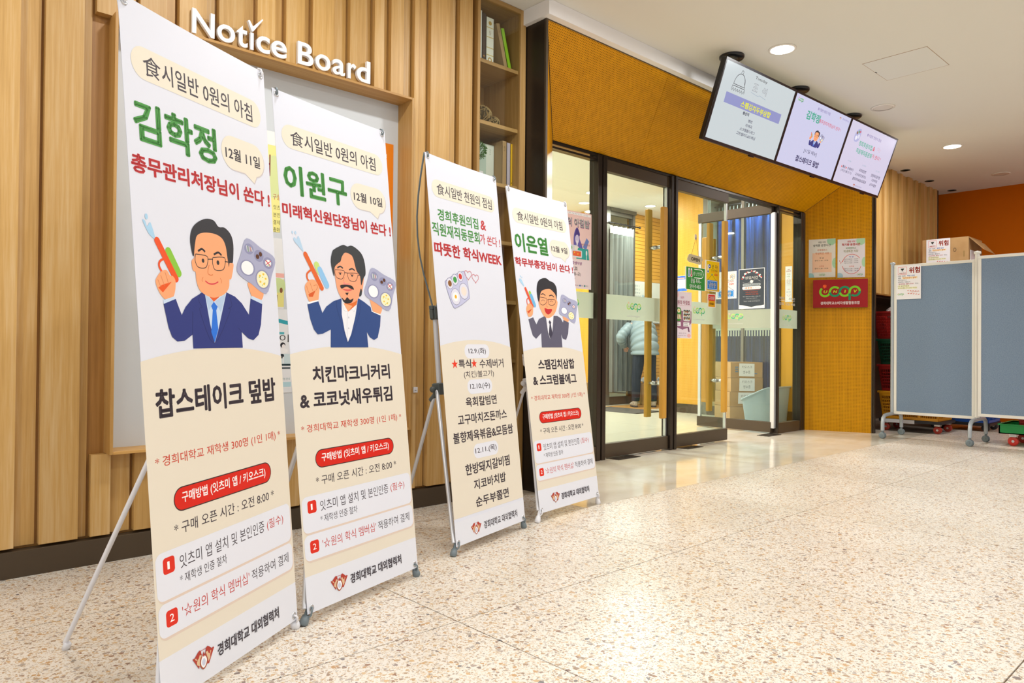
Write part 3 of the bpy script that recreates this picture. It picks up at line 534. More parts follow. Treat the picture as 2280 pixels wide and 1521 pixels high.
# papers on the board
def sheet_thing(name, label, cat, o, w, u, W_, H_, col='#f0eff0', t=.0008, mt=None, group=None):
    """flat sheet centred at o; returns thing, sheet object and a Print in mm with origin at its centre"""
    o = Vector(o); w = Vector(w).normalized(); u = Vector(u).normalized(); n = w.cross(u)
    T_ = thing(name, label, cat, o, group)
    a = [o+w*sx*W_/2+u*sy*H_/2+n*t for sx, sy in ((-1, -1), (1, -1), (1, 1), (-1, 1))]
    sh = obj('sheet', G().slab(*a, t), mt or mat('paper_'+col[1:], col, .5, spec=.3), T_)
    return T_, sh, Print(o+n*t, w, u, z0=.0002)
XW, ZW = (1, 0, 0), (0, 0, 1)
YB = 3.5395
T_, sh, p = sheet_thing('poster', 'yellow notice pinned between the two nearest banners, upper half', 'poster', (1.435, YB, 1.732), XW, ZW, .41, .44, '#f3eb93')
p.rect(-205, 220, 205, 290, '#f4f2ee'); p.ell(170, 60, 60, 110, '#d9e3a0'); p.text('이용안내', '#8a2a3a', 2, -60, 60, 150, 170); p.text('구실', '#c04a48', 1, 165, -55, 204, -25); 
for i, s_ in enumerate(('잇츠', '본인', '결제', '총화')): p.text(s_, '#6a6648', 0, 168, -105-38*i, 204, -82-38*i)
p.build('print', sh)
T_, sh, p = sheet_thing('poster', 'white sheet with pink strip and yellow picture, below the yellow notice', 'poster', (1.485, YB, 1.301), XW, ZW, .36, .36, '#e9eaea')
p.rect(-180, -20, 180, 2, '#efb3a8'); p.rect(-180, -170, 180, -28, '#e9e08a'); p.ell(150, -60, 40, 38, '#cfe0a0'); p.ell(165, -85, 8, 14, '#8a5a3a'); p.rect(140, -145, 146, -110, '#7a5a30')
p.build('print', sh)
T_, sh, p = sheet_thing('poster', 'white and teal leaflet with drawn woman and chair, lowest between banners', 'poster', (1.544, YB, .905), XW, ZW, .34, .43, '#eceef0')
p.poly([(-170, 195), (170, 130), (170, 150), (-170, 215)], '#3aa6b4'); p.rect(60, 85, 125, 97, '#58b4c0'); p.text('이', '#444', 0, 100, 45, 150, 85)
p.ell(118, 30, 14, 14, '#2a2a30'); p.ell(122, 24, 9, 11, '#f4f0ee'); p.ell(120, 0, 26, 14, '#f7f7f7'); p.rect(70, -70, 165, -15, '#cfe2e6'); p.rrect(70, -38, 125, -15, 8, '#2a3238'); p.rect(118, -65, 124, -30, '#f4f4f4'); p.rect(70, -76, 165, -66, '#23383c')
p.rect(110, -92, 160, -84, '#39464a'); p.rect(100, -185, 165, -160, '#b8dbe4'); p.rect(-170, -215, 170, -190, '#e4e8ec'); p.text('신청 안내', '#8aa', 0, 112, -150, 158, -138)
p.build('print', sh)
T_, sh, p = sheet_thing('poster', 'orange poster at the right end of the notice board', 'poster', (2.126, YB, 1.772), XW, ZW, .39, .65, '#f58518')
p.rect(-195, -325, 195, 325, '#f58a1c'); p.text('모집', '#fff', 1, 100, 240, 150, 262); p.rrect(-150, -60, 145, 215, 22, '#e6e6e4'); p.rrect(90, 10, 143, 120, 8, '#8fb4e6'); p.rect(134, 15, 143, 115, '#3a4654')
p.rrect(-150, -150, 145, -70, 10, '#ead9c6'); p.text('지금 바로\n신청하세요!', '#fff', 4, -150, -240, 165, -160)
p.build('print', sh)
t = thing('wall_plate', 'small pale square plate on the slatted wall right of the board', 'plate', (2.43, 3.452, .684))
obj('plate', G().bbox(2.415, 3.450, .668, 2.445, 3.4559, .700, .001), M_WHITE, t); obj('mark', G().box(2.424, 3.4492, .68, 2.436, 3.4499, .684), M_GREYP, t)

# ---------------- display cabinet ----------------
CX0, CX1 = 2.874, 3.286
cb = thing('display_cabinet', 'tall narrow wooden display cabinet with glass front beside the entrance', 'cabinet', ((CX0+CX1)/2, 3.6, 0))
for x0, x1 in ((CX0, CX0+.022), (CX1-.046, CX1)): obj('side_panel', G().bbox(x0, 3.45, .0, x1, 3.84, CEIL-.002, .002), M_OAKV, cb)
obj('back_panel', G().box(CX0+.022, 3.82, .1, CX1-.046, 3.84, CEIL-.002), M_OAKV, cb)
obj('top_panel', G().bbox(CX0+.022, 3.45, CEIL-.03, CX1-.046, 3.82, CEIL-.002, .002), M_OAK, cb)
obj('plinth', G().bbox(CX0+.022, 3.46, 0, CX1-.046, 3.82, .12, .002), M_BROWN, cb)
SHZ = [2.751, 2.364, 1.989, 1.619, 1.237, .857, .24]
for z in SHZ: obj('shelf', G().bbox(CX0+.022, 3.475, z-.024, CX1-.046, 3.82, z, .0015), M_OAK, cb)
obj('glass_front', G().box(CX0+.022, 3.462, .13, CX1-.046, 3.467, CEIL-.03), glass('cabinet_glass', '#fcfdfb'), cb)
def book(x0, x1, z0, h, d, col, label, lean=0, spine=None, y=3.51):
    # a leaning book turns about its lower left edge
    t = thing('book', label, 'book', ((x0+x1)/2, y, z0), 'books in the display cabinet')
    Mx = Matrix.Translation(((x0, 0, z0+.001)))@Matrix.Rotation(lean, 4, 'Y')@Matrix.Translation((-x0, 0, -z0)) if lean else None
    w = x1-x0
    obj('cover', G().bbox(x0, y, z0+.001, x0+.003, y+d, z0+h, .0008, M=Mx).bbox(x1-.003, y, z0+.001, x1, y+d, z0+h, .0008, M=Mx).bbox(x0, y, z0+.001, x1, y+.003, z0+h, .0008, M=Mx), mat('book_'+col[1:], col, .5), t)
    obj('pages', G().box(x0+.003, y+.003, z0+.004, x1-.003, y+d-.003, z0+h-.003, M=Mx), mat('pages', '#e8e2d2', .8), t)
    if spine:
        p = Print(((x0+x1)/2, y-.0002, z0+h/2), XW, ZW, z0=.0001); spine(p, w*1000, h*1000)
        o = p.build('spine_print', t)
        if Mx is not None:
            for v in o.data.vertices: v.co = Mx@(v.co+t.location)-t.location
    return t
def sp_gold(p, w, h):
    for z in (.27, .06, -.17, -.33): p.rect(-w*.46, h*z, w*.46, h*z+h*.02, '#c9b878')
    p.ell(0, h*.38, w*.22, w*.22, '#b79a4c', 8); p.ell(0, -h*.42, w*.26, w*.26, '#b79a4c'); p.ell(0, -h*.42, w*.14, w*.14, '#e4e8e4'); p.text('역사', '#9a8a60', 1, -w*.12, h*.1, w*.12, h*.22)
def sp_t(txt, col):
    def f(p, w, h):
        for i, ch in enumerate(txt): p.text(ch, col, 1, -w*.2, h*.40-w*.45*(i+1), w*.2, h*.40-w*.45*i-w*.08)
    return f
def sp_box(p, w, h):
    p.rect(w*.10, -h*.49, w*.49, h*.49, '#dbe5dc')
    for i, c in enumerate('대학사'): p.text(c, '#8aa090', 1, w*.26, h*.36-14*i, w*.34, h*.36+10-14*i)
book(2.925, 2.957, 2.751, .32, .2, '#dfe6e2', 'white book at the left end of the cabinet top shelf')
book(2.959, 2.991, 2.751, .31, .2, '#3c2c24', 'dark brown book on the cabinet top shelf', spine=lambda p, w, h: p.ell(0, -h*.38, w*.2, w*.2, '#b08040'))
book(2.993, 3.056, 2.751, .295, .2, '#dfe6dd', 'thick white book with gold bands on the cabinet top shelf', spine=sp_gold)
book(3.150, 3.182, 2.751, .285, .19, '#a98e62', 'tan book leaning on the cabinet top shelf', lean=-.27, spine=sp_t('인문', '#7c6440'))
book(3.187, 3.216, 2.751, .265, .19, '#8fc71c', 'lime green book leaning on the cabinet top shelf', lean=-.27)
for cx, z0, r, l in ((3.035, 2.364, .070, 'larger woven twig ball on the cabinet second shelf'), (3.135, 2.364, .046, 'smaller woven twig ball on the cabinet second shelf')):
    t = thing('woven_ball', l, 'ornament', (cx, 3.60, z0))
    obj('core', G().ball((cx, 3.60, z0+r), r*.9, 20), mat('twig_core', '#4f4128', .9), t)
    g = G(); rnd = random.Random(int(r*1000))
    for i in range(170):
        a = rnd.uniform(0, 2*PI); zz = rnd.uniform(-.97, .97); q = math.sqrt(1-zz*zz)
        n = Vector((q*math.cos(a), q*math.sin(a), zz)); tt = n.cross(Vector((rnd.uniform(-1, 1), rnd.uniform(-.3, .3), rnd.uniform(-.5, .5)))).normalized(); c = Vector((cx, 3.60, z0+r+.001))+n*r*.93
        b = n.cross(tt)
        L = r*.24; g.add([c-tt*L-b*.003, c+tt*L-b*.003, c+tt*L+b*.003, c-tt*L+b*.003, c-tt*L*.8+n*r*.07, c+tt*L*.8+n*r*.07], [(0, 1, 5, 4), (2, 3, 4, 5), (0, 4, 3), (1, 2, 5)])
    o = obj('twigs', g, mat('twig', '#a08a5c', .8), t); o['kind'] = 'stuff'
book(2.975, 3.145, 1.989, .275, .20, '#b9cfc4', 'very thick pale green white box book on the third shelf', y=3.60, spine=sp_box)
book(3.147, 3.185, 1.989, .295, .2, '#a98c60', 'tan book on the third cabinet shelf', y=3.52, spine=sp_t('회고', '#6a5636'))
book(3.187, 3.218, 1.989, .29, .2, '#b9b4c4', 'lavender grey book on the third cabinet shelf', y=3.52)
book(3.219, 3.239, 1.989, .288, .2, '#dcb01c', 'yellow book at the right end of the third shelf', y=3.52, spine=lambda p, w, h: p.ell(0, -h*.4, w*.25, w*.25, '#8a6a10'))
t = thing('potted_topiary', 'small green ball topiary in a white pot on the third shelf', 'plant', (2.955, 3.535, 1.989))
obj('pot', G().lathe((2.955, 3.535, 1.989), [(.022, 0), (.034, .06), (.030, .06), (.026, .05)], 20), M_WHITE, t)
obj('soil', G().lathe((2.955, 3.535, 2.037), [(.0001, 0), (.028, 0)], 16), mat('soil', '#3a2c20', .9), t)
obj('trunk', G().cyl((2.955, 3.535, 2.035), (2.955, 3.535, 2.14), .004, 8), mat('twig_core'), t)
g = G(); rnd = random.Random(3)
for i in range(700):
    a = rnd.uniform(0, 2*PI); zz = rnd.uniform(-1, 1); q = math.sqrt(1-zz*zz); n = Vector((q*math.cos(a), q*math.sin(a), zz)); c = Vector((2.955, 3.535, 2.185))+n*rnd.uniform(.035, .055)
    d = (n+Vector((rnd.uniform(-.6, .6), rnd.uniform(-.6, .6), rnd.uniform(-.6, .6)))).normalized()*.012; s_ = n.cross(d).normalized()*.003
    g.add([c-s_, c+s_, c+d], [(0, 1, 2)])
o = obj('leaves', g, mat('topiary_green', '#3f7a2c', .7), t); o['kind'] = 'stuff'

# ---------------- entrance portal ----------------
YO, YI = 3.28, 3.95; ZO, ZI = 3.05, 2.56; XL0, XL1, XR1, XR0 = 3.298, 4.056, 8.312, 8.57
WE = structure('wall_entrance')
# fascia panels (sloping), each its own panel with a fine joint
cuts = [0, .255, .49, .74, 1]
for i in range(4):
    a, b = cuts[i], cuts[i+1]
    lo = lambda t: Vector((XL1+(XR1-XL1)*t, YI, ZI)); hi = lambda t: Vector((XL0+(XR0-XL0)*t, YO, ZO))
    e = .0006 if i else 0
    obj('fascia_panel', G().slab(lo(a+e), lo(b), hi(b), hi(a+e), .02), M_YEL, WE)
obj('left_reveal', G().slab((XL0+.012, YO+.004, 0), (XL1, YI, 0), (XL1, YI, ZI), (XL0+.012, YO+.004, ZO), .015), M_YEL, WE)
obj('right_reveal', G().slab((XR1, YI, 0), (XR0, YO, 0), (XR0, YO, ZO), (XR1, YI, ZI), .02), M_YEL, WE)
obj('portal_edge', G().box(XL0-.006, YO-.012, 0, XL0+.011, YO+.004, ZO).box(XL0-.006, YO-.012, ZO, XR0+.012, YO+.012, ZO+.014).box(XR0+.001, YO-.01, 0, XR0+.03, YO+.03, ZO), M_BROWN, WE)
obj('side_cladding', G().box(XL0-.006, YO+.005, 0, XL0-.001, 3.9, ZO), M_DARK, WE)
obj('mitre_line', G().tube([(XR1, YI-.0015, ZI), (XR0, YO-.0015, ZO)], .0025, 6).tube([(XL1, YI-.0015, ZI), (XL0+.012, YO-.0015, ZO)], .0025, 6), M_DARK, WE)
obj('infill', G().box(XR0+.03, 3.40, 0, XR0+.05, 4.0, CEIL).box(3.30, 3.62, 0, 3.31, 4.05, 3.05), M_DARK, WE)

# glazing line, y = 3.98
YG = 3.98
DF = structure('door_frame_entrance')
obj('head_rail', G().bbox(XL1, YG-.02, 2.535, XR1, YG+.07, ZI+.03, .002).box(XL1, YG+.0, ZI+.02, XR1, YG+.03, 3.29), M_DARK, DF)
obj('transom', G().bbox(XL1, YG-.03, 2.497, 4.585, YG+.03, 2.515, .002).bbox(7.69, YG-.03, 2.497, 8.22, YG+.03, 2.515, .002), M_DARK, DF)
def post(x0, x1, y0=YG-.05, y1=YG+.05, z1=2.545, mt=None): obj('post', G().bbox(x0, y0, 0, x1, y1, z1, .003), mt or M_DARK, DF)
post(4.585, 4.635); post(4.652, 4.700); obj('post_gap', G().box(4.635, YG-.02, 0, 4.652, YG+.03, 2.54), M_BLACK, DF)
post(5.625, 5.672); post(5.676, 5.712, YG-.06)
post(7.668, 7.69); post(8.205, 8.255); post(8.262, 8.312)
obj('bottom_rail', G().bbox(XL1, YG-.045, 0, 4.585, YG+.03, .12, .002).bbox(7.69, YG-.045, 0, 8.205, YG+.03, .115, .002), M_BROWN, DF)

FZ0, FZ1 = 1.182, 1.395
def pane(parent, x0, x1, z0, z1, y=YG, axis='x'):
    b = (x0, y-.004, z0, x1, y+.004, z1) if axis == 'x' else (y-.004, x0, z0, y+.004, x1, z1)
    return obj('glass_pane', G().box(*b), M_GLASS, parent)
def band(parent, x0, x1, y=YG, axis='x'):
    b = (x0, y-.006, FZ0, x1, y-.0045, FZ1) if axis == 'x' else (y-.006, x0, FZ0, y-.0045, x1, FZ1)
    return obj('frosted_band', G().box(*b), M_FILM, parent)
def logo(parent, c, w, u, wid):
    p = Print(c, w, u, z0=.0004); coop(p, 0, 0, wid*1000, pale=True, letters=True); p.text('경희대학교소비자생활협동조합', '#f4f6f4', 2, -wid*480, -wid*470, wid*480, -wid*400)
    p.build('printed_logo', parent)
w1 = structure('window_1'); pane(w1, XL1+.004, 4.583, .12, 2.497); band(w1, XL1+.004, 4.583); logo(w1, (4.30, YG-.0062, 1.305), XW, ZW, .205)
w2 = structure('window_2'); pane(w2, 7.69, 8.203, .115, 2.497); band(w2, 7.69, 8.203); logo(w2, (7.952, YG-.0062, 1.305), XW, ZW, .2)
p = Print((7.957, YG-.0048, 1.495), XW, ZW, z0=.0004); p.text('학생식당', '#f3f1ea', 4, -190, 15, -60, 45); p.text('운영시간', '#f3f1ea', 3, 40, 15, 190, 45); p.rect(-190, 0, 190, 4, '#f3f1ea'); p.text('평일 토요', '#f3f1ea', 3, -190, -50, -75, -18); p.text('11:00 - 14:00', '#f3f1ea', 3, -35, -50, 190, -18)
p.build('printed_hours', w2)

def bar_handle(parent, x, y, z0, z1, axis='x', half=.034):
    b = (x-half, y-.02, z0, x+half, y+.02, z1) if axis == 'x' else (y-.02, x-half, z0, y+.02, x+half, z1)
    obj('handle', G().bbox(*b, .008), M_HANDLE, parent)
def handle_pins(parent, x, y0, y1, zs, axis='x'):
    for z in zs:
        a, b = ((x, y0, z), (x, y1, z)) if axis == 'x' else ((y0, x, z), (y1, x, z)); a = Vector(a); b = Vector(b); d = (b-a)
        obj('handle_pin', G().lathe(a, [(.016, 0), (.016, d.length*.42), (.008, d.length*.43), (.008, d.length*.47), (.019, d.length*.48), (.019, d.length*.75), (.012, d.length)], 14, ax=d), M_ALU, parent)
def leaf(n, x0, x1, hx, label=None):
    d = structure('door_%d' % n)
    obj('top_rail', G().bbox(x0, YG-.028, 2.432, x1, YG+.028, 2.53, .003), M_BROWN, d)
    obj('bottom_rail', G().bbox(x0, YG-.028, .012, x1, YG+.028, .128, .003), M_BROWN, d)
    pane(d, x0+.005, x1-.005, .128, 2.432); band(d, x0+.005, x1-.03)
    obj('edge_profile', G().box(x1-.02, YG-.014, .128, x1-.003, YG+.014, 2.432), M_ALU, d)
    bar_handle(d, hx, YG-.085, .305, 2.22); bar_handle(d, hx, YG+.085, .305, 2.22); handle_pins(d, hx, YG-.065, YG+.065, (.62, 1.86))
    return d
d1 = leaf(1, 4.705, 5.618, 5.455); logo(d1, (5.127, YG-.0062, 1.305), XW, ZW, .2)
d2 = leaf(2, 5.718, 6.650, 6.485); logo(d2, (6.15, YG-.0062, 1.310), XW, ZW, .2)
# third leaf, swung inwards at right angles (plane x = 7.64)
d3 = structure('door_3'); XD = 7.64
obj('top_rail', G().bbox(XD-.028, 3.99, 2.462, XD+.028, 4.94, 2.572, .003), M_BROWN, d3)
obj('bottom_rail', G().bbox(XD-.028, 3.99, .012, XD+.028, 4.94, .128, .003), M_BROWN, d3)
pane(d3, 3.995, 4.935, .128, 2.462, XD, 'y'); band(d3, 4.0, 4.9, XD, 'y')
obj('edge_profile', G().box(XD-.016, 4.90, .128, XD+.016, 4.935, 2.462).box(XD-.022, 3.955, .06, XD+.022, 4.0, 2.47), M_ALUW, d3)
bar_handle(d3, 4.80, XD-.085, .305, 2.27, 'y'); bar_handle(d3, 4.80, XD+.085, .305, 2.27, 'y'); handle_pins(d3, 4.80, XD-.065, XD+.065, (.62, 1.86), 'y')
YW = (0, -1, 0)
logo(d3, (XD-.0062, 4.444, 1.322), YW, ZW, .2)
for x, y, w, l in ((4.93, 3.92, .30, 'dark floor hinge plate under the left glass door'), (5.93, 3.925, .26, 'dark floor hinge plate under the middle glass door'), (7.47, 3.93, .28, 'dark floor hinge plate by the open glass door')):
    t = thing('floor_plate', l, 'floor plate', (x, y, 0)); obj('plate', G().bbox(x-w/2, y-.07, 0, x+w/2, y+.07, .004, .001), M_DARK, t); obj('screw', G().lathe((x, y, .0042), [(.008, 0), (.0001, .001)], 10), M_ALU, t)
# ---------------- X-banner stands ----------------
INK, GRN, RED, CREAM = '#463f47', '#4b9946', '#cf3c40', '#e4dccb'
FR = [((.8523, 2.0752, .0267), (.8558, .5165, .0266), (-.0572, .0434, .9974)), ((1.4343, 2.3266, .0379), (.9545, .2983, .0071), (-.0374, .0961, .9947)),
      ((2.3065, 2.6218, .0421), (.9635, .2677, .0056), (-.0341, .1016, .9942)), ((3.0361, 2.7861, .0495), (.9873, .1589, .0024), (-.0242, .1355, .9905))]
def hill(p, l, top, r):
    pts = []
    for i in range(25):
        x = -300+25*i; t = (x+15)/300.0; pts.append((x, top-(top-l)*t*t))
    pts += [(300, 118), (-300, 121)]
    p.poly(pts[::-1], CREAM)
def emblem(p, dx=0, dy=0, k=1.0):
    p.ops(EMBLEM, lambda x, y: ((x+146)*k-146+dx, (y-60)*k+60+dy), k)
def header(p, txt): p.rrect(-270, 1600, 268, 1686, 43, '#e9e2d0'); p.text('食', INK, 1, -230, 1614, -168, 1668); p.text(txt, INK, 2, -164, 1613, 224, 1669)
def bubble(p, txt, x0=62, x1=270):
    sh = lambda c, o: (p.poly([(213+o, 1417-o), (240+o, 1462-o), (150+o, 1450-o)], c), p.rrect(x0+o, 1440-o, x1+o, 1542-o, 51, c))
    sh('#cfc6c4', 3); sh('#e9e2d0', 0); p.text(txt, INK, 3, x0+18, 1469, x1-21, 1507)
def std_text(p):
    sh = p.sheet
    p.text('* 경희대학교 재학생 300명 (1인 1매) *', '#cc4530', 1, -272, 595, 267, 627)
    p.rrect(-217, 472, 206, 536, 32, '#3c2a2a'); p.rrect(-214, 475, 203, 533, 29, '#d5200f'); p.text('구매방법 (잇츠미 앱 / 키오스크)', '#ffffff', 3, -187, 488, 177, 522)
    p.build('lettering', sh)
    p.text('* 구매 오픈 시간 : 오전 8:00 *', INK, 1, -221, 414, 213, 446)
    p.build('lettering', sh)
    for a, b in ((262, 384), (170, 255)):
        p.rrect(-291, a-7, 297, b-5, 24, '#ddcbbd'); p.rrect(-293, a, 293, b, 22, '#e3e6f0')
    for y, ch in ((326, '1'), (178+14, '2')):
        p.rrect(-268, y, -227, y+42, 9, '#db2c18'); p.text(ch, '#fff', 1, -253 if ch == '1' else -255, y+11, -245 if ch == '1' else -240, y+31)
    p.text('잇츠미 앱 설치 및 본인인증', INK, 0, -209, 325, 154, 361); p.text('(필수)', '#c2433f', 0, 168, 323, 254, 358)
    p.text('* 재학생 인증 절차', INK, 0, -212, 285, -26, 311)
    p.build('instruction_panel', sh)
    p.text("'☆원의 학식 멤버십'", '#c2433f', 0, -211, 196, 68, 231); p.text('적용하여 결제', INK, 0, 80, 196, 270, 229); p.build('lettering', sh)
def footer(p, x1=200):
    p.rect(-300, 0, 300, 121, '#e2e5ee'); emblem(p); p.text('경희대학교 대외협력처', INK, 3, -88, 42, x1, 78)
def man_banner(name, date, who, menu, pi, shift=(0, 0)):
    def f(sh, c, w, u):
        p = Print(c, w, u, z0=.0004); p.sheet = sh; hill(p, 868, 900, 870); p.rect(-300, 0, 300, 121, '#e2e5ee'); p.build('printed_background', sh)
        header(p, '시일반 0원의 아침'); p.build('lettering', sh); bubble(p, date); p.build('date_bubble', sh); p.text(name, GRN, 4, -274, 1434, 42, 1543); p.text(who, RED, 4, -290, 1350, 290, 1400)
        p.build('lettering', sh)
        if len(menu) == 1: p.text(menu[0], INK, 4, -259, 722, 257, 798)
        else: p.text(menu[0][0], INK, 4, menu[0][1], 768, menu[0][2], 828); p.text(menu[1][0], INK, 4, menu[1][1], 680, menu[1][2], 740)
        p.build('lettering', sh); std_text(p)
        p.ops(PORTRAITS[pi]); p.build('printed_portrait', sh)
        emblem(p); p.build('printed_emblem', sh); p.text('경희대학교 대외협력처', INK, 3, -88, 42, 200, 78); p.build('lettering', sh)
    return f
def menu_banner(sh, c, w, u):
    p = Print(c, w, u, z0=.0004); hill(p, 899, 931, 900); p.rect(-300, 0, 300, 106, '#e2e5ee'); p.build('printed_background', sh)
    p.rrect(-268, 1600, 262, 1684, 42, '#e9e2d0'); p.text('食', INK, 1, -231, 1614, -172, 1668); p.text('시일반 천원의 점심', INK, 2, -168, 1614, 236, 1669); p.build('lettering', sh)
    p.text('경희후원의집', GRN, 3, -239, 1490, 94, 1547); p.text('&', RED, 3, 114, 1494, 163, 1544); p.text('직원재직동문회', GRN, 3, -289, 1416, 96, 1477); p.text('가 쏜다 !', RED, 2, 100, 1420, 285, 1472); p.text('따뜻한 학식WEEK', RED, 4, -286, 1322, 284, 1386); p.build('lettering', sh)
    for cx, cy, t, a, b in ((-8, 876, '12.9.(화)', -81, 67), (-8, 706, '12.10.(수)', -92, 78), (0, 400, '12.11.(목)', -92, 91)):
        p.rrect(cx-106, cy-34, cx+106, cy+34, 33, '#e3e6f0'); p.text(t, INK, 2, a, cy-17, b, cy+17); p.build('date_label', sh)
    p.text('★', '#e83a22', 1, -224, 797, -176, 841); p.text('특식', INK, 3, -170, 796, -69, 838); p.text('★', '#e83a22', 1, -67, 797, -19, 841); p.build('lettering', sh)
    for t, wt, a, y0, b, y1 in (('수제버거', 2, 3, 792, 219, 837), ('(치킨/불고기)', 1, -135, 745, 122, 782), ('육회칼빔면', 3, -138, 612, 127, 658), ('고구마치즈돈까스', 3, -212, 532, 209, 581), ('불향제육볶음&모듬쌈', 3, -258, 452, 256, 503), ('한방돼지갈비찜', 3, -184, 298, 200, 350), ('지코바치밥', 3, -126, 223, 151, 271), ('순두부쫄면', 3, -122, 143, 166, 190)):
        p.text(t, INK, wt, a, y0, b, y1); p.build('lettering', sh)
    p.text('경희대학교 대외협력처', INK, 3, -72, 33, 229, 70); p.build('lettering', sh)
    emblem(p, 9, -12); p.build('printed_emblem', sh)
    tr = [(-222, 1187), (-206, 1214), (-91, 1260), (-53, 1252), (-34, 1147), (-54, 1124), (-143, 1084), (-180, 1090)]
    p.poly(tr, '#8a8aae', True); cx = sum(a for a, b in tr)/8; cy = sum(b for a, b in tr)/8
    p.poly([(cx+(a-cx)*.97, cy+(b-cy)*.97) for a, b in tr], '#c3c6e4', True)
    for a, b, r, c2 in ((-188, 1196, 24, '#8a5a2a'), (-145, 1217, 24, '#3f9a4a'), (-100, 1236, 22, '#cc3a34'), (-150, 1135, 36, '#f4f4f6'), (-80, 1166, 36, '#eadfd4')):
        p.ell(a, b, r+2, r*1.05+2, '#6f6f94'); p.ell(a, b, r, r*1.05, '#dfe0ef'); p.ell(a, b, r*.62, r*.62, c2)
    p.ell(-150, 1135, 9, 9, '#eeb428')
    for x, y, s_ in ((-33, 1250, 1.0), (28, 1238, .95)):
        h = [(16*math.sin(t)**3*1.9*s_, (13*math.cos(t)-5*math.cos(2*t)-2*math.cos(3*t)-math.cos(4*t))*1.6*s_) for t in [2*PI*i/28 for i in range(28)]]
        p.stroke([(x+a, y+b) for a, b in h], 2.2, '#d0424a', closed=True)
    p.build('printed_picture', sh)
def banner(i, label, white, fill, poles):
    c, w, u = (Vector(a) for a in FR[i]); w.normalize(); u = (u-w*u.dot(w)).normalized(); n = w.cross(u)
    t = thing('banner_stand', label, 'banner', (c.x, c.y, 0), 'banner stands along the slatted wall')
    PL = M_WHITE if white else M_GREYP
    # sheet: gently scalloped edges between the eyelets
    g = G(); NX, NZ = 12, 36; vs = []
    for j in range(NZ+1):
        for k in range(NX+1):
            a = -1+2*k/NX; b = j/NZ; sag = .0015*math.sin(PI*b); uu = .3*a*(1-sag/.3*abs(a)**3); vv = 1.8*b
            e = .004*(1-a*a); vv += -e*(b**8) + e*((1-b)**8)
            vs.append(c+w*uu+u*vv)
    vb = [v-n*.0006 for v in vs]; K = NX+1; M_ = len(vs)
    fs = [(j*K+k, j*K+k+1, (j+1)*K+k+1, (j+1)*K+k) for j in range(NZ) for k in range(NX)]
    g.add(vs, fs, sm=True); g.add(vb, [f[::-1] for f in fs], sm=True)
    sh = obj('banner_sheet', g, M_SHEET, t); fill(sh, c, w, u)
    P = lambda x, y, z=0: c+w*x+u*y+n*z
    # eyelets and hooks, feet
    for sx in (-1, 1):
        for sy, v in ((0, .017), (1, 1.783)):
            g = G().lathe(P(sx*.281, v, .0005), [(.0055, .0), (.0055, .0015), (.0075, .0025), (.0105, .0018), (.0115, 0)], 20, ax=n, cap=False); obj('eyelet', g, M_ALU, sh)
        gx = .281*sx
        top = [P(gx, 1.783, -.004), P(gx, 1.783, .006), P(gx+.002*sx, 1.79, .008), P(gx, 1.802, .004), P(gx-.002*sx, 1.806, -.006)]
        obj('hook', G().tube(top, .0032, 8), PL, t)
        foot = P(sx*.298, -.01, -.012); fz = Vector((foot.x+w.x*sx*.012-n.x*.0, foot.y+w.y*sx*.012, 0.0))
        hk = [P(gx, .017, -.004), P(gx, .017, .006), P(gx+.006*sx, .010, .009), P(gx+.009*sx, -.004, .006), P(sx*.296, -.012, -.004)]
        obj('hook', G().tube(hk, .0034, 8), PL, t)
        d = (foot-fz); L = d.length; ax = d.normalized()
        g = G().lathe(fz, [(.006, 0), (.012, .001), (.0155, .006), (.0155, .016), (.012, .034), (.0085, L), (.0082, L+.03)], 16, ax=(ax if L > .01 else (0, 0, 1)))
        obj('foot', g, PL, t)
    hd = (.17, .19, .255, .21)[i]; bow = 1.0 if i == 2 else 0.0
    hub = P(0, .71, -hd); clampP = P(0, 1.11, -hd*.96) if i == 2 else P(0, .86, -hd*.97)
    rear = Vector((c.x, c.y, 0))+Vector((-n.x, -n.y, 0)).normalized()*.58
    if i == 0: rear = Vector((.5095, 2.549, 0))
    PM = M_WHITE if white else M_ALUW
    r1 = .0075 if white else .0095
    for sx in (-1, 1):
        f0 = P(sx*.300, .018, -.012); obj('front_pole', G().tube([hub+w*sx*.02, f0], [r1, r1], 12), PM, t)
        mid = (clampP+P(sx*.283, 1.80, -.012))/2
        rod = [clampP+w*sx*.01]
        for q in range(1, 9):
            s_ = q/8; base = clampP.lerp(P(sx*.287, 1.803, -.012), s_); rod.append(base-n*(.06*math.sin(PI*s_)*bow)+w*sx*(.02*math.sin(PI*s_)*bow))
        obj('flex_rod', G().tube(rod, .0042, 8), (M_WHITE if white else M_GREYP), t)
    obj('rear_pole', G().tube([hub-n*.02, rear+Vector((0, 0, .02))], [r1, r1], 12), PM, t)
    obj('foot', G().lathe(rear, [(.006, 0), (.011, .001), (.0115, .02), (.0085, .024)], 14, ax=(hub-rear).normalized()), PL, t)
    obj('upper_tube', G().cyl(hub-u*.02, clampP, .0125 if not white else .010, 14), PM, t)
    mm_ = M_WHITE if white else M_DGREY
    Rm = Matrix((w, -n, u)).transposed().to_4x4()
    hb = G().bbox(-.03, -.024, -.03, .03, .024, .03, .006, M=Matrix.Translation(hub)@Rm); hb.cyl(hub-w*.03, hub-w*.055, .006, 10); hb.lathe(hub-w*.052, [(.014, 0), (.016, .005), (.012, .012), (.0001, .012)], 12, ax=-w); hb.cyl(hub-n*.01-u*.01, hub-n*.06-u*.055, .013, 12)
    obj('hub', hb, mm_, t)
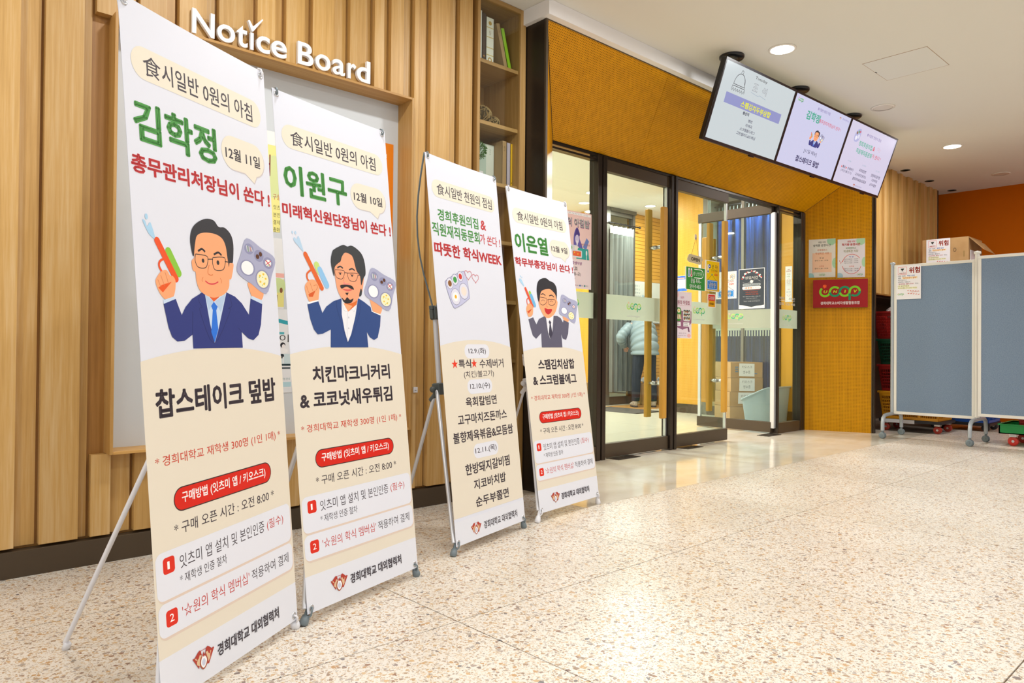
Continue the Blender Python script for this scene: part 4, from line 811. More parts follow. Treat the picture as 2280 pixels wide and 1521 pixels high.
    cl = G().bbox(-.02, -.018, -.05, .02, .018, .02, .005, M=Matrix.Translation(clampP)@Rm); cl.bbox(-.032, -.012, .0, .032, .012, .022, .004, M=Matrix.Translation(clampP)@Rm); cl.bbox(-.034, -.01, -.045, -.02, .01, .0, .003, M=Matrix.Translation(clampP)@Rm)
    obj('clamp', cl, mm_, t)
    return t
banner(0, 'banner dated 12월 11일 with clean-shaven man in blue tie, nearest of the four', True, man_banner('김학정', '12월 11일', '총무관리처장님이 쏜다 !', ['찹스테이크 덮밥'], 0), 0)
banner(1, 'banner dated 12월 10일 with bearded man in open white collar, second nearest', False, man_banner('이원구', '12월 10일', '미래혁신원단장님이 쏜다 !', [('치킨마크니커리', -202, 217), ('& 코코넛새우튀김', -270, 222)], 1), 1)
banner(2, 'banner reading 천원의 점심 with three dated menus, on a silver pole stand', False, menu_banner, 2)
banner(3, 'banner dated 12월 9일 with laughing man in grey suit, furthest of the four', True, man_banner('이은열', '12월 9일', '학무부총장님이 쏜다 !', [('스팸김치삼합', -176, 190), ('& 스크럼블에그', -239, 195)], 2), 3)

# ---------------- papers and signs on the glass ----------------
YP = YG-.0075
def gsheet(name, label, cat, x0, x1, z0, z1, col, grp=None): return sheet_thing(name, label, cat, ((x0+x1)/2, YP, (z0+z1)/2), XW, ZW, x1-x0, z1-z0, col, group=grp)
T_, sh, p = gsheet('poster', 'pink breakfast poster with bearded man, on the left side window', 'poster', 4.10, 4.55, 1.418, 2.042, '#f0d0cb')
p.rect(-225, -312, 225, -75, '#eedfe2'); p.rect(-205, 285, 215, 303, '#fafafa'); p.text('대학생 아침식사 지원', '#99a', 0, -120, 289, 180, 299)
p.text('천원의 아침밥', '#a5459a', 4, -196, 184, 204, 254); p.text('천원의 아침밥', '#ffffff', 4, -200, 190, 200, 260)
p.poly([(10, 10), (10, 120), (45, 185), (75, 150), (80, 95), (110, 40), (120, -20), (20, -30)], '#6a62b0', True); p.poly([(22, 110), (45, 182), (76, 150), (78, 118)], '#4a3a88', True); p.ell(50, 90, 24, 36, '#cfc8e6'); p.poly([(34, 78), (66, 78), (50, 20)], '#e9e6f4')
p.rrect(-60, -10, 60, 40, 14, '#d7dbe4'); p.ell(-30, 15, 22, 18, '#7fc35a'); p.rrect(20, 0, 70, 30, 6, '#f0ece0'); p.poly([(40, -70), (200, -70), (185, 20), (60, 20)], '#36a8a0'); p.rrect(-10, -60, 110, 0, 10, '#dfe3e8'); p.rrect(0, -48, 98, -8, 6, '#ec6a3c'); p.ell(20, -20, 6, 6, '#f6cf3a'); p.ell(60, -30, 6, 6, '#f6cf3a'); p.poly([(120, 30), (165, 110), (195, 85), (160, 10)], '#6d86c4'); p.ell(165, -15, 9, 22, '#eef4f4'); p.rect(162, -70, 168, -25, '#eef4f4')
p.text('1층 학생식당', '#9b3f9b', 3, -60, -120, 110, -92); p.text('3.4 ~ 12.20.', INK, 3, -90, -165, 60, -135); p.text('평일 08:00 (월~금)', INK, 2, -150, -212, 95, -180); p.text('전원에게 아침밥을', '#a0605a', 0, 85, 45, 205, 60); p.text('선착순 ~', INK, 0, -40, -240, 30, -222)
for i, c_ in enumerate(('#c0503a', '#3a6ab0', '#2f8a80')): p.ell(30+58*i, -286, 9, 8, c_); p.text('대학교', '#667', 0, 44+58*i, -292, 74+58*i, -280)
p.build('print', sh)
T_, sh, p = gsheet('poster', 'lunch box poster with two meal trays on a purple table, on middle door', 'poster', 5.716, 6.020, 1.037, 1.480, '#ecdfe8')
p.ell(-120, 190, 60, 34, '#f3c9cf'); p.text('NEW', '#b5547a', 1, -30, 155, 25, 178); p.text('천원의 아침밥', '#b2325e', 3, -122, 100, 122, 140); p.rect(-140, 92, 140, 94, '#d78a9a')
p.poly([(-150, 40), (150, 40), (150, -70), (90, -120), (0, -140), (-100, -115), (-150, -80)], '#9c6a86'); p.poly([(-120, -115), (-95, -120), (-105, -160), (-125, -160)], '#7a4a68'); p.poly([(85, -118), (110, -112), (122, -160), (100, -160)], '#7a4a68')
p.rrect(-148, -60, -20, 70, 34, '#3f8f34'); 
for a, b in ((-128, 45), (-105, 40), (-125, 20)): p.ell(a, b, 14, 14, '#dd3a22')
p.ell(-60, 40, 24, 20, '#f4f0d0'); p.ell(-60, 40, 11, 9, '#f0c030'); p.ell(-118, -30, 20, 18, '#ecc81e')
for k in range(4): p.stroke([(-88+17*k, 5), (-74+17*k, -40)], 12, '#efc796' if k % 2 else '#f6e8d4', False)
p.rrect(8, -58, 135, 55, 30, '#e6e8e4')
for r_ in range(3):
    for k in range(4):
        x, y = 30+27*k, 36-34*r_; p.ell(x, y, 13, 15, '#26322a'); p.ell(x, y-5, 8, 7, ('#e9dcae', '#e8a03c', '#d96a4a', '#f2ebd8')[(r_+k) % 4])
p.rect(-125, -105, -28, -68, '#f5f3f4'); p.rect(15, -108, 115, -68, '#f5f3f4'); p.text('도시락', '#444', 2, -112, -84, -60, -73); p.text('3,000원', '#444', 2, -112, -100, -50, -89); p.text('김밥 세트', '#444', 2, 28, -84, 85, -73); p.text('2,500원', '#444', 2, 28, -102, 92, -90)
p.text('맛있는 한 끼', '#9a8a9a', 1, -60, -180, 60, -168); p.text('판매시간 안내', '#b08aa0', 1, -70, -200, 60, -190)
p.text('운영시간 평일', '#778', 0, -146, -215, -40, -208); p.ell(110, -195, 30, 18, '#f2b9b4'); p.build('print', sh)
T_, sh, p = gsheet('sign', 'green paper sign asking to close the door, with two thermometers', 'sign', 5.913, 6.252, 1.508, 1.728, '#f2f4f2')
p.rect(-155, -108, 165, 108, '#2f8f38')
p.stroke([(-20, 92), (100, 92), (128, 78), (138, 50), (128, 22), (100, 10), (-20, 10)], 8, '#fff', False)
for x, c_ in ((-110, '#5d8fe0'), (-68, '#cf2f34')): p.capsule(x, 30, x, 88, 12, '#fff'); p.ell(x, 28, 18, 18, '#fff'); p.capsule(x, 30, x, 75, 6, c_); p.ell(x, 28, 12, 12, c_)
p.text('냉·난방중', '#d5ead5', 1, -40, 30, 115, 70); p.text('문을 꼭꼭~', '#fff', 3, -78, -45, 100, 0); p.text('닫아주세요', '#fff', 3, -95, -97, 100, -55); p.build('print', sh)
T_, sh, p = gsheet('sign', 'yellow paper sign with blue hanging plate reading 냉방중', 'sign', 6.257, 6.512, 1.512, 1.82, '#f4f3ee')
p.rect(-110, -148, 124, 148, '#f1cd05'); p.capsule(-80, 40, -80, 105, 10, '#f7f7f7'); p.ell(-80, 42, 17, 17, '#f7f7f7'); p.ell(-80, 42, 11, 11, '#1d52b0'); p.ell(-52, 95, 20, 20, '#1d52b0'); p.ell(-52, 95, 8, 8, '#fff')
p.text('문 꼭!', '#5a4a10', 1, -15, 75, 95, 112); p.text('닫아주세요', '#5a4a10', 1, -25, 48, 92, 70); p.stroke([(-25, 40), (85, 48)], 4, '#d83a16')
for k in range(4): p.stroke([(35+14*k, 5), (42+17*k, 32-5*abs(k-1))], 8, '#d83a16')
p.ell(-8, 15, 9, 9, '#2a86a8'); p.stroke([(-8, 15), (-85, -42)], 3, '#6a4a20'); p.stroke([(-8, 15), (75, -42)], 3, '#6a4a20'); p.rrect(-98, -138, 92, -42, 10, '#0f80e0'); p.rrect(-92, -132, 86, -48, 8, '#fff'); p.rrect(-88, -128, 82, -52, 6, '#0f80e0'); p.text('냉방중', '#fff', 4, -68, -118, 62, -62); p.build('print', sh)
T_, sh, p = gsheet('sign', 'small red and amber sticker reading 고정문 FIXED beside the door bar', 'sign', 6.303, 6.445, 1.35, 1.487, '#f2eeee')
p.rect(-62, 0, 60, 60, '#d8352f'); p.rect(-60, -60, 60, 0, '#dca20c'); p.text('고정문', '#fff', 4, -48, 10, 48, 46); p.text('FIXED', '#4a3c1c', 4, -36, -40, 40, -20); p.build('print', sh)
# OPEN board on a string
ob = thing('open_sign', 'wooden board reading OPEN hanging by a string from a clear hook', 'sign', (6.07, YG-.02, 1.8))
g = G(); q = Print((6.068, YG-.016, 1.806), (1, 0, -.045), (.045, 0, 1), z0=.0004)
pts = []
for cx, cy, a in ((75, -22, -PI/2), (92, 12, 0), (-80, 20, PI/2), (-95, -12, PI)):
    for i in range(7): pts.append((cx+38*math.cos(a+PI/2*i/6), cy*.6+30*math.sin(a+PI/2*i/6)))
F3 = [q.o+q.w*x/1000+q.u*y/1000 for x, y in pts]; k = len(pts)
obj('board', G().add(F3+[v-q.n*.006 for v in F3], [tuple(range(k)), tuple(range(2*k-1, k-1, -1))]+[(i, i+k, (i+1) % k+k, (i+1) % k) for i in range(k)]), wood('pale_board', '#c9bd9a', '#d2c7a8', '#bdb08c', axis='x'), ob)
q.text('OPEN', '#463c30', 4, -72, -19, 76, 15); q.build('lettering', ob)
hk = Vector((6.086, YG-.012, 2.02))
obj('string', G().tube([q.P3(-68, 40), hk, q.P3(55, 36)], .0016, 6), mat('string_brown', '#6b4a26', .8), ob)
obj('hook', G().bbox(6.07, YG-.008, 2.0, 6.102, YG-.0045, 2.05, .001).tube([(6.086, YG-.006, 2.03), (6.086, YG-.02, 2.018), (6.086, YG-.02, 2.03)], .002, 6), mat('clear_plastic', '#e8dcd0', .15), ob)

# papers on the open leaf (plane x = 7.64)
def lsheet(name, label, cat, y0, y1, z0, z1, col): return sheet_thing(name, label, cat, (XD-.0075, (y0+y1)/2, (z0+z1)/2), YW, ZW, abs(y1-y0), z1-z0, col)
T_, sh, p = lsheet('sign', 'white paper sign with blue plate 냉방중 on the open glass door', 'sign', 4.70, 4.428, 1.53, 1.85, '#e6e9ec')
p.text('문 꼭!', '#666', 1, -20, 72, 105, 115); p.stroke([(60, 72), (90, 66), (112, 85), (110, 118), (80, 125), (58, 105), (60, 72)], 4, '#e0b030', True); p.text('닫아주세요', '#777', 1, -35, 42, 100, 64); p.stroke([(-30, 30), (100, 42)], 4, '#cc3626')
for k in range(4): p.stroke([(45+14*k, 0), (52+16*k, 28-4*abs(k-1))], 7, '#cc3626')
p.ell(-10, 6, 8, 8, '#2a6ec0'); p.stroke([(-10, 6), (-90, -55)], 3, '#444'); p.stroke([(-10, 6), (92, -60)], 3, '#444'); p.rrect(-112, -142, 104, -58, 10, '#2a80d8'); p.rrect(-105, -136, 97, -64, 8, '#fff'); p.rrect(-100, -132, 92, -68, 6, '#0f86dc'); p.text('냉방중', '#fff', 4, -75, -124, 70, -76); p.build('print', sh)
T_, sh, p = lsheet('poster', 'dark grey poster with flower wreath giving 영업시간 opening hours', 'poster', 4.400, 4.077, 1.405, 1.864, '#e8eaee')
p.poly([(-154, 222), (154, 222), (154, -190), (120, -196), (60, -200), (0, -212), (-60, -200), (-110, -188), (-154, -184)][::-1], '#3a434e')
rnd = random.Random(5)
for k in range(26):
    a = math.radians(12+156*k/25); x, y = 118*math.cos(a), 95+98*math.sin(a); p.ell(x+rnd.uniform(-8, 8), y+rnd.uniform(-8, 8), 11, 7, ('#e3e4e2', '#c93c3a', '#e3e4e2', '#d8dad8')[k % 4], 10, rnd.uniform(0, 3))
p.text('영업시간', '#f4f4f2', 4, -84, 108, 82, 142); p.stroke([(-110, 75), (-60, 62), (0, 85), (60, 100), (110, 78)], 2, '#cfd2d4', True); p.ell(0, 80, 20, 18, '#e6e6e4')
p.rrect(-112, 32, 112, 58, 12, '#9fa9b0'); p.rrect(-116, -10, 114, 26, 16, '#f0f0ee'); p.text('월화수목금토일', '#54606a', 2, -95, 38, 95, 52)
for k in range(3): p.ell(-65+30*k, 8, 10, 10, '#eda48c')
p.text('08 09 10 11 12 13', '#a07060', 1, -95, 2, 95, 14); p.stroke([(-100, -20), (100, -16)], 2, '#d8532e')
p.text('오픈시간 안내드립니다', '#e2633c', 3, -75, -48, 78, -34); p.text('브레이크 타임 없음', '#e2633c', 3, -75, -72, 85, -58); p.text('매장 사정에 따라 변동될 수 있습니다', '#cfd4d8', 2, -108, -96, 110, -85); p.text('이용에 참고 바랍니다', '#cfd4d8', 2, -70, -116, 70, -106); p.rect(-105, -130, 105, -128.5, '#9aa2a8'); p.text('맛있는 식사를 준비하겠습니다', '#cfd4d8', 2, -98, -150, 105, -140); p.build('print', sh)

# ---------------- posters and light box on the pillar ----------------
PW = Vector((.26, -.67, 0)).normalized(); PO = Vector((XR1, YI, 0)); PN = PW.cross(Vector((0, 0, 1)))
if PN.dot(Vector((-1, -1, 0))) < 0: PN = -PN
def psheet(name, label, cat, a0, a1, z0, z1, col): return sheet_thing(name, label, cat, PO+PW*((a0+a1)/2)+PN*.001+Vector((0, 0, (z0+z1)/2)), PW, ZW, a1-a0, z1-z0, col)
T_, sh, p = psheet('poster', 'laminated vacation opening hours poster with peach box, left on yellow pillar', 'poster', .055, .342, 1.785, 2.232, '#e3ded6')
p.cell(100, 200, 48, 52, '#a9d3b0', (-143, -222, 143, 222)); p.cell(140, -60, 32, 60, '#a9d3b0', (-143, -222, 143, 222)); p.cell(-125, -210, 40, 40, '#9cc8c8', (-143, -222, 143, 222)); p.rect(-103, -165, 103, 62, '#f0c3a4')
p.text('생협 식당', '#4a4f48', 2, -42, 176, 40, 198); p.text('방학중 운영시간', '#4a4f48', 3, -95, 136, 92, 164); p.text('국제캠퍼스', '#d0704c', 2, -52, 84, 56, 108); p.text('학생회관 식당', '#d0704c', 2, -72, 44, 74, 70)
p.text('학 생', '#444', 2, -26, -8, 16, 10); p.text('중식 11:30 - 13:30', '#444', 2, -78, -35, 66, -18); p.text('교직원', '#d05a40', 2, -30, -102, 20, -84); p.text('중식 11:30 - 13:30', '#444', 2, -78, -128, 66, -110); coop(p, 0, -192, 62, letters=False); p.build('print', sh)
T_, sh, p = psheet('poster', 'white term opening hours poster with red circular arrow, right on yellow pillar', 'poster', .364, .650, 1.775, 2.217, '#e6e2ea')
p.cell(100, 198, 48, 52, '#b3dcb8', (-143, -222, 143, 220)); p.cell(135, -50, 26, 56, '#b3dcb8', (-143, -222, 143, 222)); p.cell(-125, -205, 40, 40, '#a9c9d8', (-142, -220, 142, 220))
p.text('생협 식당', '#c92c28', 3, -42, 180, 42, 202); p.text('학기중 운영시간', '#c92c28', 4, -98, 142, 94, 172); p.text('국제캠퍼스', '#5c8a4a', 2, -58, 104, 50, 128); p.text('학생회관 식당', '#8a8a4a', 2, -80, 66, 72, 94)
arc = lambda a0, a1: p.stroke([(5+98*math.cos(math.radians(a0+(a1-a0)*i/20)), -68+112*math.sin(math.radians(a0+(a1-a0)*i/20))) for i in range(21)], 5, '#d8402c')
arc(35, 165); arc(190, 345); p.stroke([(-125, -20), (-108, -60), (-88, -25)], 5, '#d8402c')
p.text('학 생', '#4466c8', 2, -22, 6, 22, 24)
for i, s_ in enumerate(('조식 08:20 - 10:00', '중식 11:00 - 14:00', '석식 17:00 - 19:00')): p.text(s_, '#54505c', 2, -74, -18-22*i, 72, -4-22*i)
p.text('교직원', '#d8502c', 2, -22, -104, 30, -86); p.text('중식 11:30 - 14:00', '#44404c', 2, -74, -130, 76, -114); p.text('석식 17:00 - 18:30', '#3f5a8c', 2, -74, -152, 76, -136); coop(p, 90, -190, 60, letters=False); p.build('print', sh)
lb = thing('sign_box', 'red light box sign with green looped rings on the yellow pillar', 'sign', PO+PW*.395+Vector((0, 0, 1.6)))
Mx = Matrix((PW, -PN, Vector((0, 0, 1)))).transposed().to_4x4(); Mx.translation = PO+Vector((0, 0, 1.587))
obj('box', G().bbox(.108, -.085, -.162, .680, -.001, .162, .004, M=Mx), mat('sign_side', '#7a5a3c', .5, .3), lb)
fo = PO+PW*.394+PN*.0852+Vector((0, 0, 1.587))
fp = obj('face', G().slab(fo-PW*.285-Vector((0, 0, .160)), fo+PW*.285-Vector((0, 0, .160)), fo+PW*.285+Vector((0, 0, .160)), fo-PW*.285+Vector((0, 0, .160)), .001), mat('sign_red', '#981a1e', .5, spec=.2), lb)
p = Print(fo+PN*.0004, PW, ZW, z0=.0004); coop(p, -2, 22, 420); p.text('경희대학교소비자생활협동조합', '#ecdcdc', 4, -205, -128, 205, -90); p.build('printed_logo', fp)

# ---------------- hanging screens ----------------
TC = Vector((4.70, 2.815, 3.067)); TA = math.radians(-1.602); TL = math.radians(19.505); TW, TH = 1.03, .5985
tw = Vector((math.cos(TA), math.sin(TA), 0)); tn = Vector((math.sin(TA), -math.cos(TA), 0)); tu = Vector((0, 0, 1))*math.cos(TL)+tn*math.sin(TL); tf = tw.cross(tu)
def tv(i, label, bg, fill, off=0.0, wd=1.0):
    o0 = TC+tw*(TW*i+off); c = o0+tw*TW*wd/2-tu*TH/2; t = thing('hanging_screen', label, 'screen', c, 'menu screens hanging in a row')
    R_ = Matrix((tw, -tf, tu)).transposed().to_4x4(); R_.translation = c
    w2, h2 = TW*wd/2-.002, TH/2
    obj('housing', G().bbox(-w2, .004, -h2, w2, .045, h2, .004, M=R_).bbox(-w2*.6, .045, -h2*.7, w2*.6, .075, h2*.7, .006, M=R_), M_BLACK, t)
    obj('bezel', G().box(-w2, -.002, -h2, w2, .005, -h2+.022, M=R_).box(-w2, -.002, h2-.016, w2, .005, h2, M=R_).box(-w2, -.002, -h2+.022, -w2+.014, .005, h2-.016, M=R_).box(w2-.014, -.002, -h2+.022, w2, .005, h2-.016, M=R_), M_BLACK, t)
    mt = mat('screen_bg_'+bg[1:], '#000', .25, emit=bg, es=1)
    pn = obj('display_panel', G().box(-w2+.013, .001, -h2+.021, w2-.013, .004, h2-.015, M=R_), mt, t)
    p = Print(c+tf*0.0, tw, tu, z0=-.0006, emit=True); fill(p); p.build('screen_content', pn)
    obj('sensor', G().bbox(.14, .0, -h2-.012, .20, .02, -h2+.001, .002, M=R_), M_BLACK, t)
    return t
TEXTS1 = [('Tuesday', '#333333', 0, -92, 236, 79, 262), ('스팸김치두부삼합', '#e8e81c', 3, -179, 13, 252, 60), ('원산지', '#1c1c3c', 4, -122, -32, -35, -7), ('쌀밥', '#3c3c5a', 2, -23, -71, 39, -49), ('미역국', '#3c3c5a', 2, -38, -111, 54, -86), ('스크램블드에그', '#3c3c5a', 2, -101, -147, 113, -123), ('그린샐러드&드레싱', '#3c3c5a', 2, -130, -184, 140, -159)]
def f1(p):
    K = '#3a3e46'
    dome = [(-345, 148)]+[(-270+72*math.cos(math.radians(a)), 150+82*math.sin(math.radians(a))) for a in range(180, -1, -12)]+[(-196, 148)]
    p.stroke(dome, 5, K); p.stroke([(-345, 148), (-190, 148)], 4, K); p.stroke([(-350, 136), (-186, 136)], 4, K); p.stroke([(-282, 236), (-280, 252), (-268, 256), (-258, 250), (-258, 236)], 4, K, True); p.stroke([(-225, 215), (-210, 190), (-206, 165)], 4, K)
    p.stroke([(-350, 136), (-352, 105), (-340, 100)]+[(-340+150*t/20, 112+12*math.sin(t*PI/1.9)) for t in range(21)]+[(-182, 105), (-186, 136)], 4, K)
    p.text('조', '#8a8e96', 4, -91, 155, -20, 212); p.text('석', '#8a8e96', 4, 40, 155, 111, 212); p.text('조', '#c8d0d2', 1, -88, 158, -23, 209); p.text('석', '#c8d0d2', 1, 43, 158, 108, 209)
    p.stroke([(-95, 140), (0, 132), (30, 140), (120, 130)], 3, '#9ab', True); p.rect(-400, 1, 402, 78, '#8d93c4')
    for t in TEXTS1: p.text(*t[:3], *t[3:])
TEXTS2 = [('食시일반 0원의 아침', '#6a5a98', 1, -114, 227, 114, 252), ('김학정', '#4fa890', 4, -259, 125, -23, 198), ('총무관리처장님이 쏜다 !', '#cf5a68', 2, -30, 138, 375, 170), ('[11일 메뉴]', '#3c3c5a', 1, -119, -138, 107, -100), ('찹스테이크 덮밥', '#36365e', 4, -215, -225, 199, -172)]
def f2(p):
    coop(p, -412, 246, 84, letters=False)
    k = .40; p.ops([o for o in PORTRAITS[0]], lambda x, y: (x*k*1.18+10, (y-900)*k-72), k)
    p.rect(-200, -92, 200, -66, '#c9cae6')
    for t in TEXTS2: p.text(*t)
    emblem(p, 450, 184, .4); p.text('경희대학교', '#8a80b8', 1, 345, 240, 470, 256)
TEXTS3 = [('食시일반 천원의 점심', '#6a5a98', 1, -141, 201, 173, 229), ('경희후원의집', '#4fae92', 3, -244, 96, 47, 143), ('&', '#d0555f', 3, 64, 101, 106, 142), ('직원재직동문회', '#4fae92', 3, -251, 25, 89, 72), ('가 쏜다 !', '#d0555f', 2, 95, 34, 291, 76), ('★', '#e0503c', 1, -432, -143, -405, -116), ('특식', '#3c3c5a', 3, -402, -143, -345, -115), ('★', '#e0503c', 1, -340, -143, -313, -116), ('수제버거', '#3c3c5a', 2, -300, -143, -178, -115), ('(치킨/불고기)', '#3c3c5a', 1, -413, -178, -192, -151), ('육회칼빔면', '#3c3c5a', 2, -63, -121, 88, -93), ('고구마치즈돈까스', '#3c3c5a', 2, -116, -167, 122, -139), ('불향제육볶음&모듬쌈', '#3c3c5a', 2, -141, -212, 155, -183), ('한방돼지갈비찜', '#3c3c5a', 2, 209, -127, 413, -97), ('지코바치밥', '#3c3c5a', 2, 252, -168, 384, -140), ('순두부쫄면', '#3c3c5a', 2, 242, -212, 388, -185), ('12.9.(화)', '#7fa7b0', 0, -342, -72, -271, -56), ('12.10.(수)', '#7fa7b0', 0, -34, -65, 49, -48), ('12.11.(목)', '#7fa7b0', 0, 276, -69, 361, -52)]
def f3(p):
    p.poly([(-370, 170), (-335, 225), (-270, 232), (-262, 150), (-300, 118), (-355, 120)], '#aeb0d8', True)
    for x, y, r, c_ in ((-335, 195, 14, '#8a6a4a'), (-305, 208, 14, '#6aa080'), (-282, 212, 11, '#d0607a'), (-330, 150, 20, '#e6e6f2'), (-290, 168, 20, '#d8d8ea')): p.ell(x, y, r, r, c_)
    for x, y in ((175, 135), (210, 125)):
        h = [(16*math.sin(t)**3*1.1, (13*math.cos(t)-5*math.cos(2*t)-2*math.cos(3*t)-math.cos(4*t))) for t in [2*PI*i/20 for i in range(20)]]; p.stroke([(x+a, y+b) for a, b in h], 2, '#d8909c', closed=True)
    for t in TEXTS3: p.text(*t)
    emblem(p, 76, -318, .5); p.text('경희대학교 대외협력처', '#8a80a8', 1, -45, -264, 100, -250)
tv(0, 'hanging screen with dish cover drawing and yellow menu line, nearest the camera', '#c6d0d3', f1)
tv(1, 'middle hanging screen showing a man with a water gun', '#c9cae6', f2)
tv(2, 'hanging screen with green headline and three menu columns, furthest right', '#d0cbe2', f3)
for k, (x, y, l) in enumerate(((4.91, 2.90, 'black ceiling mount at the near end of the screens'), (5.94, 2.88, 'black ceiling mount between the first and second screens'), (6.97, 2.86, 'black ceiling mount between the second and third screens'))):
    t = thing('screen_mount', l, 'mount', (x, y, CEIL), 'mounts holding the hanging screens')
    obj('ceiling_plate', G().lathe((x, y, CEIL-.022), [(.0001, 0), (.085, 0), (.092, .008), (.092, .021)], 28), M_BLACK, t)
    obj('pole', G().cyl((x, y+.06, CEIL-.02), (x, y+.06, 2.78), .022, 14), M_BLACK, t)
    obj('bracket', G().bbox(x-.05, y+.03, 2.74, x+.05, y+.085, 2.92, .003), M_BLACK, t)
# ---------------- vestibule seen through the glass ----------------
XI = 9.12
WV = structure('wall_vestibule_right')
def vpanel(y0, y1, z0, z1, x=XI, mt=M_YELI, name='panel'): obj(name, G().slab((x, y1, z0), (x, y0, z0), (x, y0, z1), (x, y1, z1), .06), mt, WV)
vpanel(5.82, 6.29, .13, 3.28); vpanel(6.294, 6.44, .13, 3.28); vpanel(3.99, 4.30, .13, 3.28); vpanel(4.304, 4.64, .13, 3.28)
obj('base_strip', G().box(XI-.008, 5.82, 0, XI+.06, 6.44, .13).box(XI-.008, 3.99, 0, XI+.06, 4.64, .13), M_BROWN, WV)
obj('end_wall', G().box(XI+.06, 6.36, 0, 12, 6.44, 3.28), M_CREAMP, WV)
WV2 = structure('wall_vestibule_front'); obj('outer_wall', G().box(12.3, 3.99, 0, 12.4, 12, 3.28).box(XR1+.02, 3.99, 0, 12.3, 4.03, 3.28), M_CREAMP, WV2)
WL = structure('wall_vestibule_left'); obj('wall_face', G().box(3.32, 4.05, 0, 3.40, 12, 3.28), M_CREAMP, WL)
WR = structure('wall_vestibule_back')
obj('wall_face', G().box(3.4, 11.9, 0, 12.3, 12, 3.28), M_CREAMP, WR)
obj('groove_wall', G().box(9.985, 7.80, 0, 12.3, 7.9, 3.28), mat('groove_yellow', '#dfa544', .4), WR)
m = MATS['groove_yellow']; sz = nd(m, 'ShaderNodeSeparateXYZ'); lk(m, coords(m), sz.inputs[0])
fr = math_(m, 'LESS_THAN', math_(m, 'FRACT', math_(m, 'MULTIPLY', sz.outputs[2], 1/.064)), .14)
lk(m, mix(m, fr, '#e3ab4c', '#9a6a20'), bsdf(m).inputs['Base Color'])
obj('side_panel', G().slab((9.30, 9.4, .13), (9.30, 7.86, .13), (9.30, 7.86, 3.28), (9.30, 9.4, 3.28), .1), M_YELI, WR)
obj('side_base', G().box(9.29, 7.86, 0, 9.4, 9.4, .13), M_BROWN, WR)
# inner doorway with grey curtain (y = 7.75) and with blue curtain (x = 9.12)
D4 = structure('door_4')
obj('post', G().bbox(9.20, 7.70, 0, 9.30, 7.82, 3.28, .004).bbox(9.93, 7.72, 0, 9.985, 7.82, 3.28, .004), M_GREYM, D4)
obj('head_rail', G().bbox(9.30, 7.74, 3.16, 9.95, 7.80, 3.28, .003), M_GREYM, D4)
obj('bottom_rail', G().bbox(9.30, 7.74, 0, 9.95, 7.80, .13, .003), M_BROWN, D4)
pane(D4, 9.30, 9.93, .13, 3.16, 7.77)
D5 = structure('door_5')
obj('post', G().bbox(XI-.03, 5.735, 0, XI+.05, 5.815, 3.28, .004).bbox(XI-.03, 4.645, 0, XI+.05, 4.70, 3.28, .004).bbox(XI-.02, 5.17, 0, XI+.04, 5.215, 3.10, .004), M_GREYM, D5)
obj('head_rail', G().bbox(XI-.02, 4.70, 3.12, XI+.04, 5.735, 3.20, .003), M_GREYM, D5)
obj('bottom_rail', G().bbox(XI-.03, 4.70, 0, XI+.04, 5.735, .13, .003), M_BROWN, D5)
pane(D5, 4.70, 5.735, .13, 3.12, XI, 'y')
obj('lower_panel', G().box(XI+.0, 4.70, .13, XI+.02, 5.735, .30), mat('beige_panel', '#b99c6c', .6), D5)
obj('frosted_band', G().box(XI-.006, 4.71, 1.20, XI-.0045, 5.73, 1.46), M_FILM, D5)
g = G()
for k in range(26): g.box(XI-.006, 4.72+.04*k, 1.12, XI-.0045, 4.74+.04*k, 1.198)
o = obj('film_stripes', g, M_FILM, D5)

def curtain(name, label, a, b, z0, z1, col, head, waves, amp, tails=None, rod=True, seed=1):
    a = Vector(a); b = Vector(b); d = (b-a); L = d.length; d.normalize(); nn = Vector((d.y, -d.x, 0)); rnd = random.Random(seed)
    t = thing(name, label, 'curtain', ((a+b)/2).to_tuple()[:2]+(z0,)); n = waves*10
    ph = [rnd.uniform(-.8, .8) for _ in range(waves+2)]
    def row(z, k):
        out = []
        for i in range(n+1):
            s_ = i/n; w_ = s_*waves; q = ph[int(w_)]*(1-(w_ % 1))+ph[int(w_)+1]*(w_ % 1)
            out.append(Vector((a.x, a.y, z))+d*(L*s_)+nn*(amp*k*math.sin(2*PI*w_+q)))
        return out
    zs = [z0, z0+(z1-z0)*.3, z0+(z1-z0)*.65, z1-head]; rows = [row(z, k) for z, k in zip(zs, (1, .95, .9, .8))]
    g = G(); vs = [v for r_ in rows for v in r_]; K = n+1
    g.add(vs, [(j*K+i, j*K+i+1, (j+1)*K+i+1, (j+1)*K+i) for j in range(3) for i in range(n)], sm=True); obj('cloth', g, col, t)
    if head:
        r1 = row(z1-head, .8)
        r2 = [Vector((v.x, v.y, z1-(.035 if (i % 10) in (3, 4, 5, 6, 7) else 0.0)*abs(math.sin(PI*i/10)))) for i, v in enumerate(row(z1, .6))]
        g = G().add(r1+r2, [(i, i+1, K+i+1, K+i) for i in range(n)], sm=True); obj('heading', g, mat('heading_white', '#e9eae8', .7), t)
    if rod:
        zr = z1+.045
        obj('rod', G().tube([(a.x, a.y, zr)-Vector() if False else Vector((a.x, a.y, zr))-d*.05, Vector((b.x, b.y, zr))+d*.14], .011, 10).ball(Vector((b.x, b.y, zr))+d*.15, .022, 10), M_BLACK, t)
        for i in range(waves+1):
            c = Vector((a.x, a.y, zr-.012))+d*(L*i/waves); obj('ring', G().tube([c+nn*.024*math.cos(q)+Vector((0, 0, .024*math.sin(q))) for q in [2*PI*j/12 for j in range(13)]], .003, 6, cap=False), M_BLACK, t)
    return t
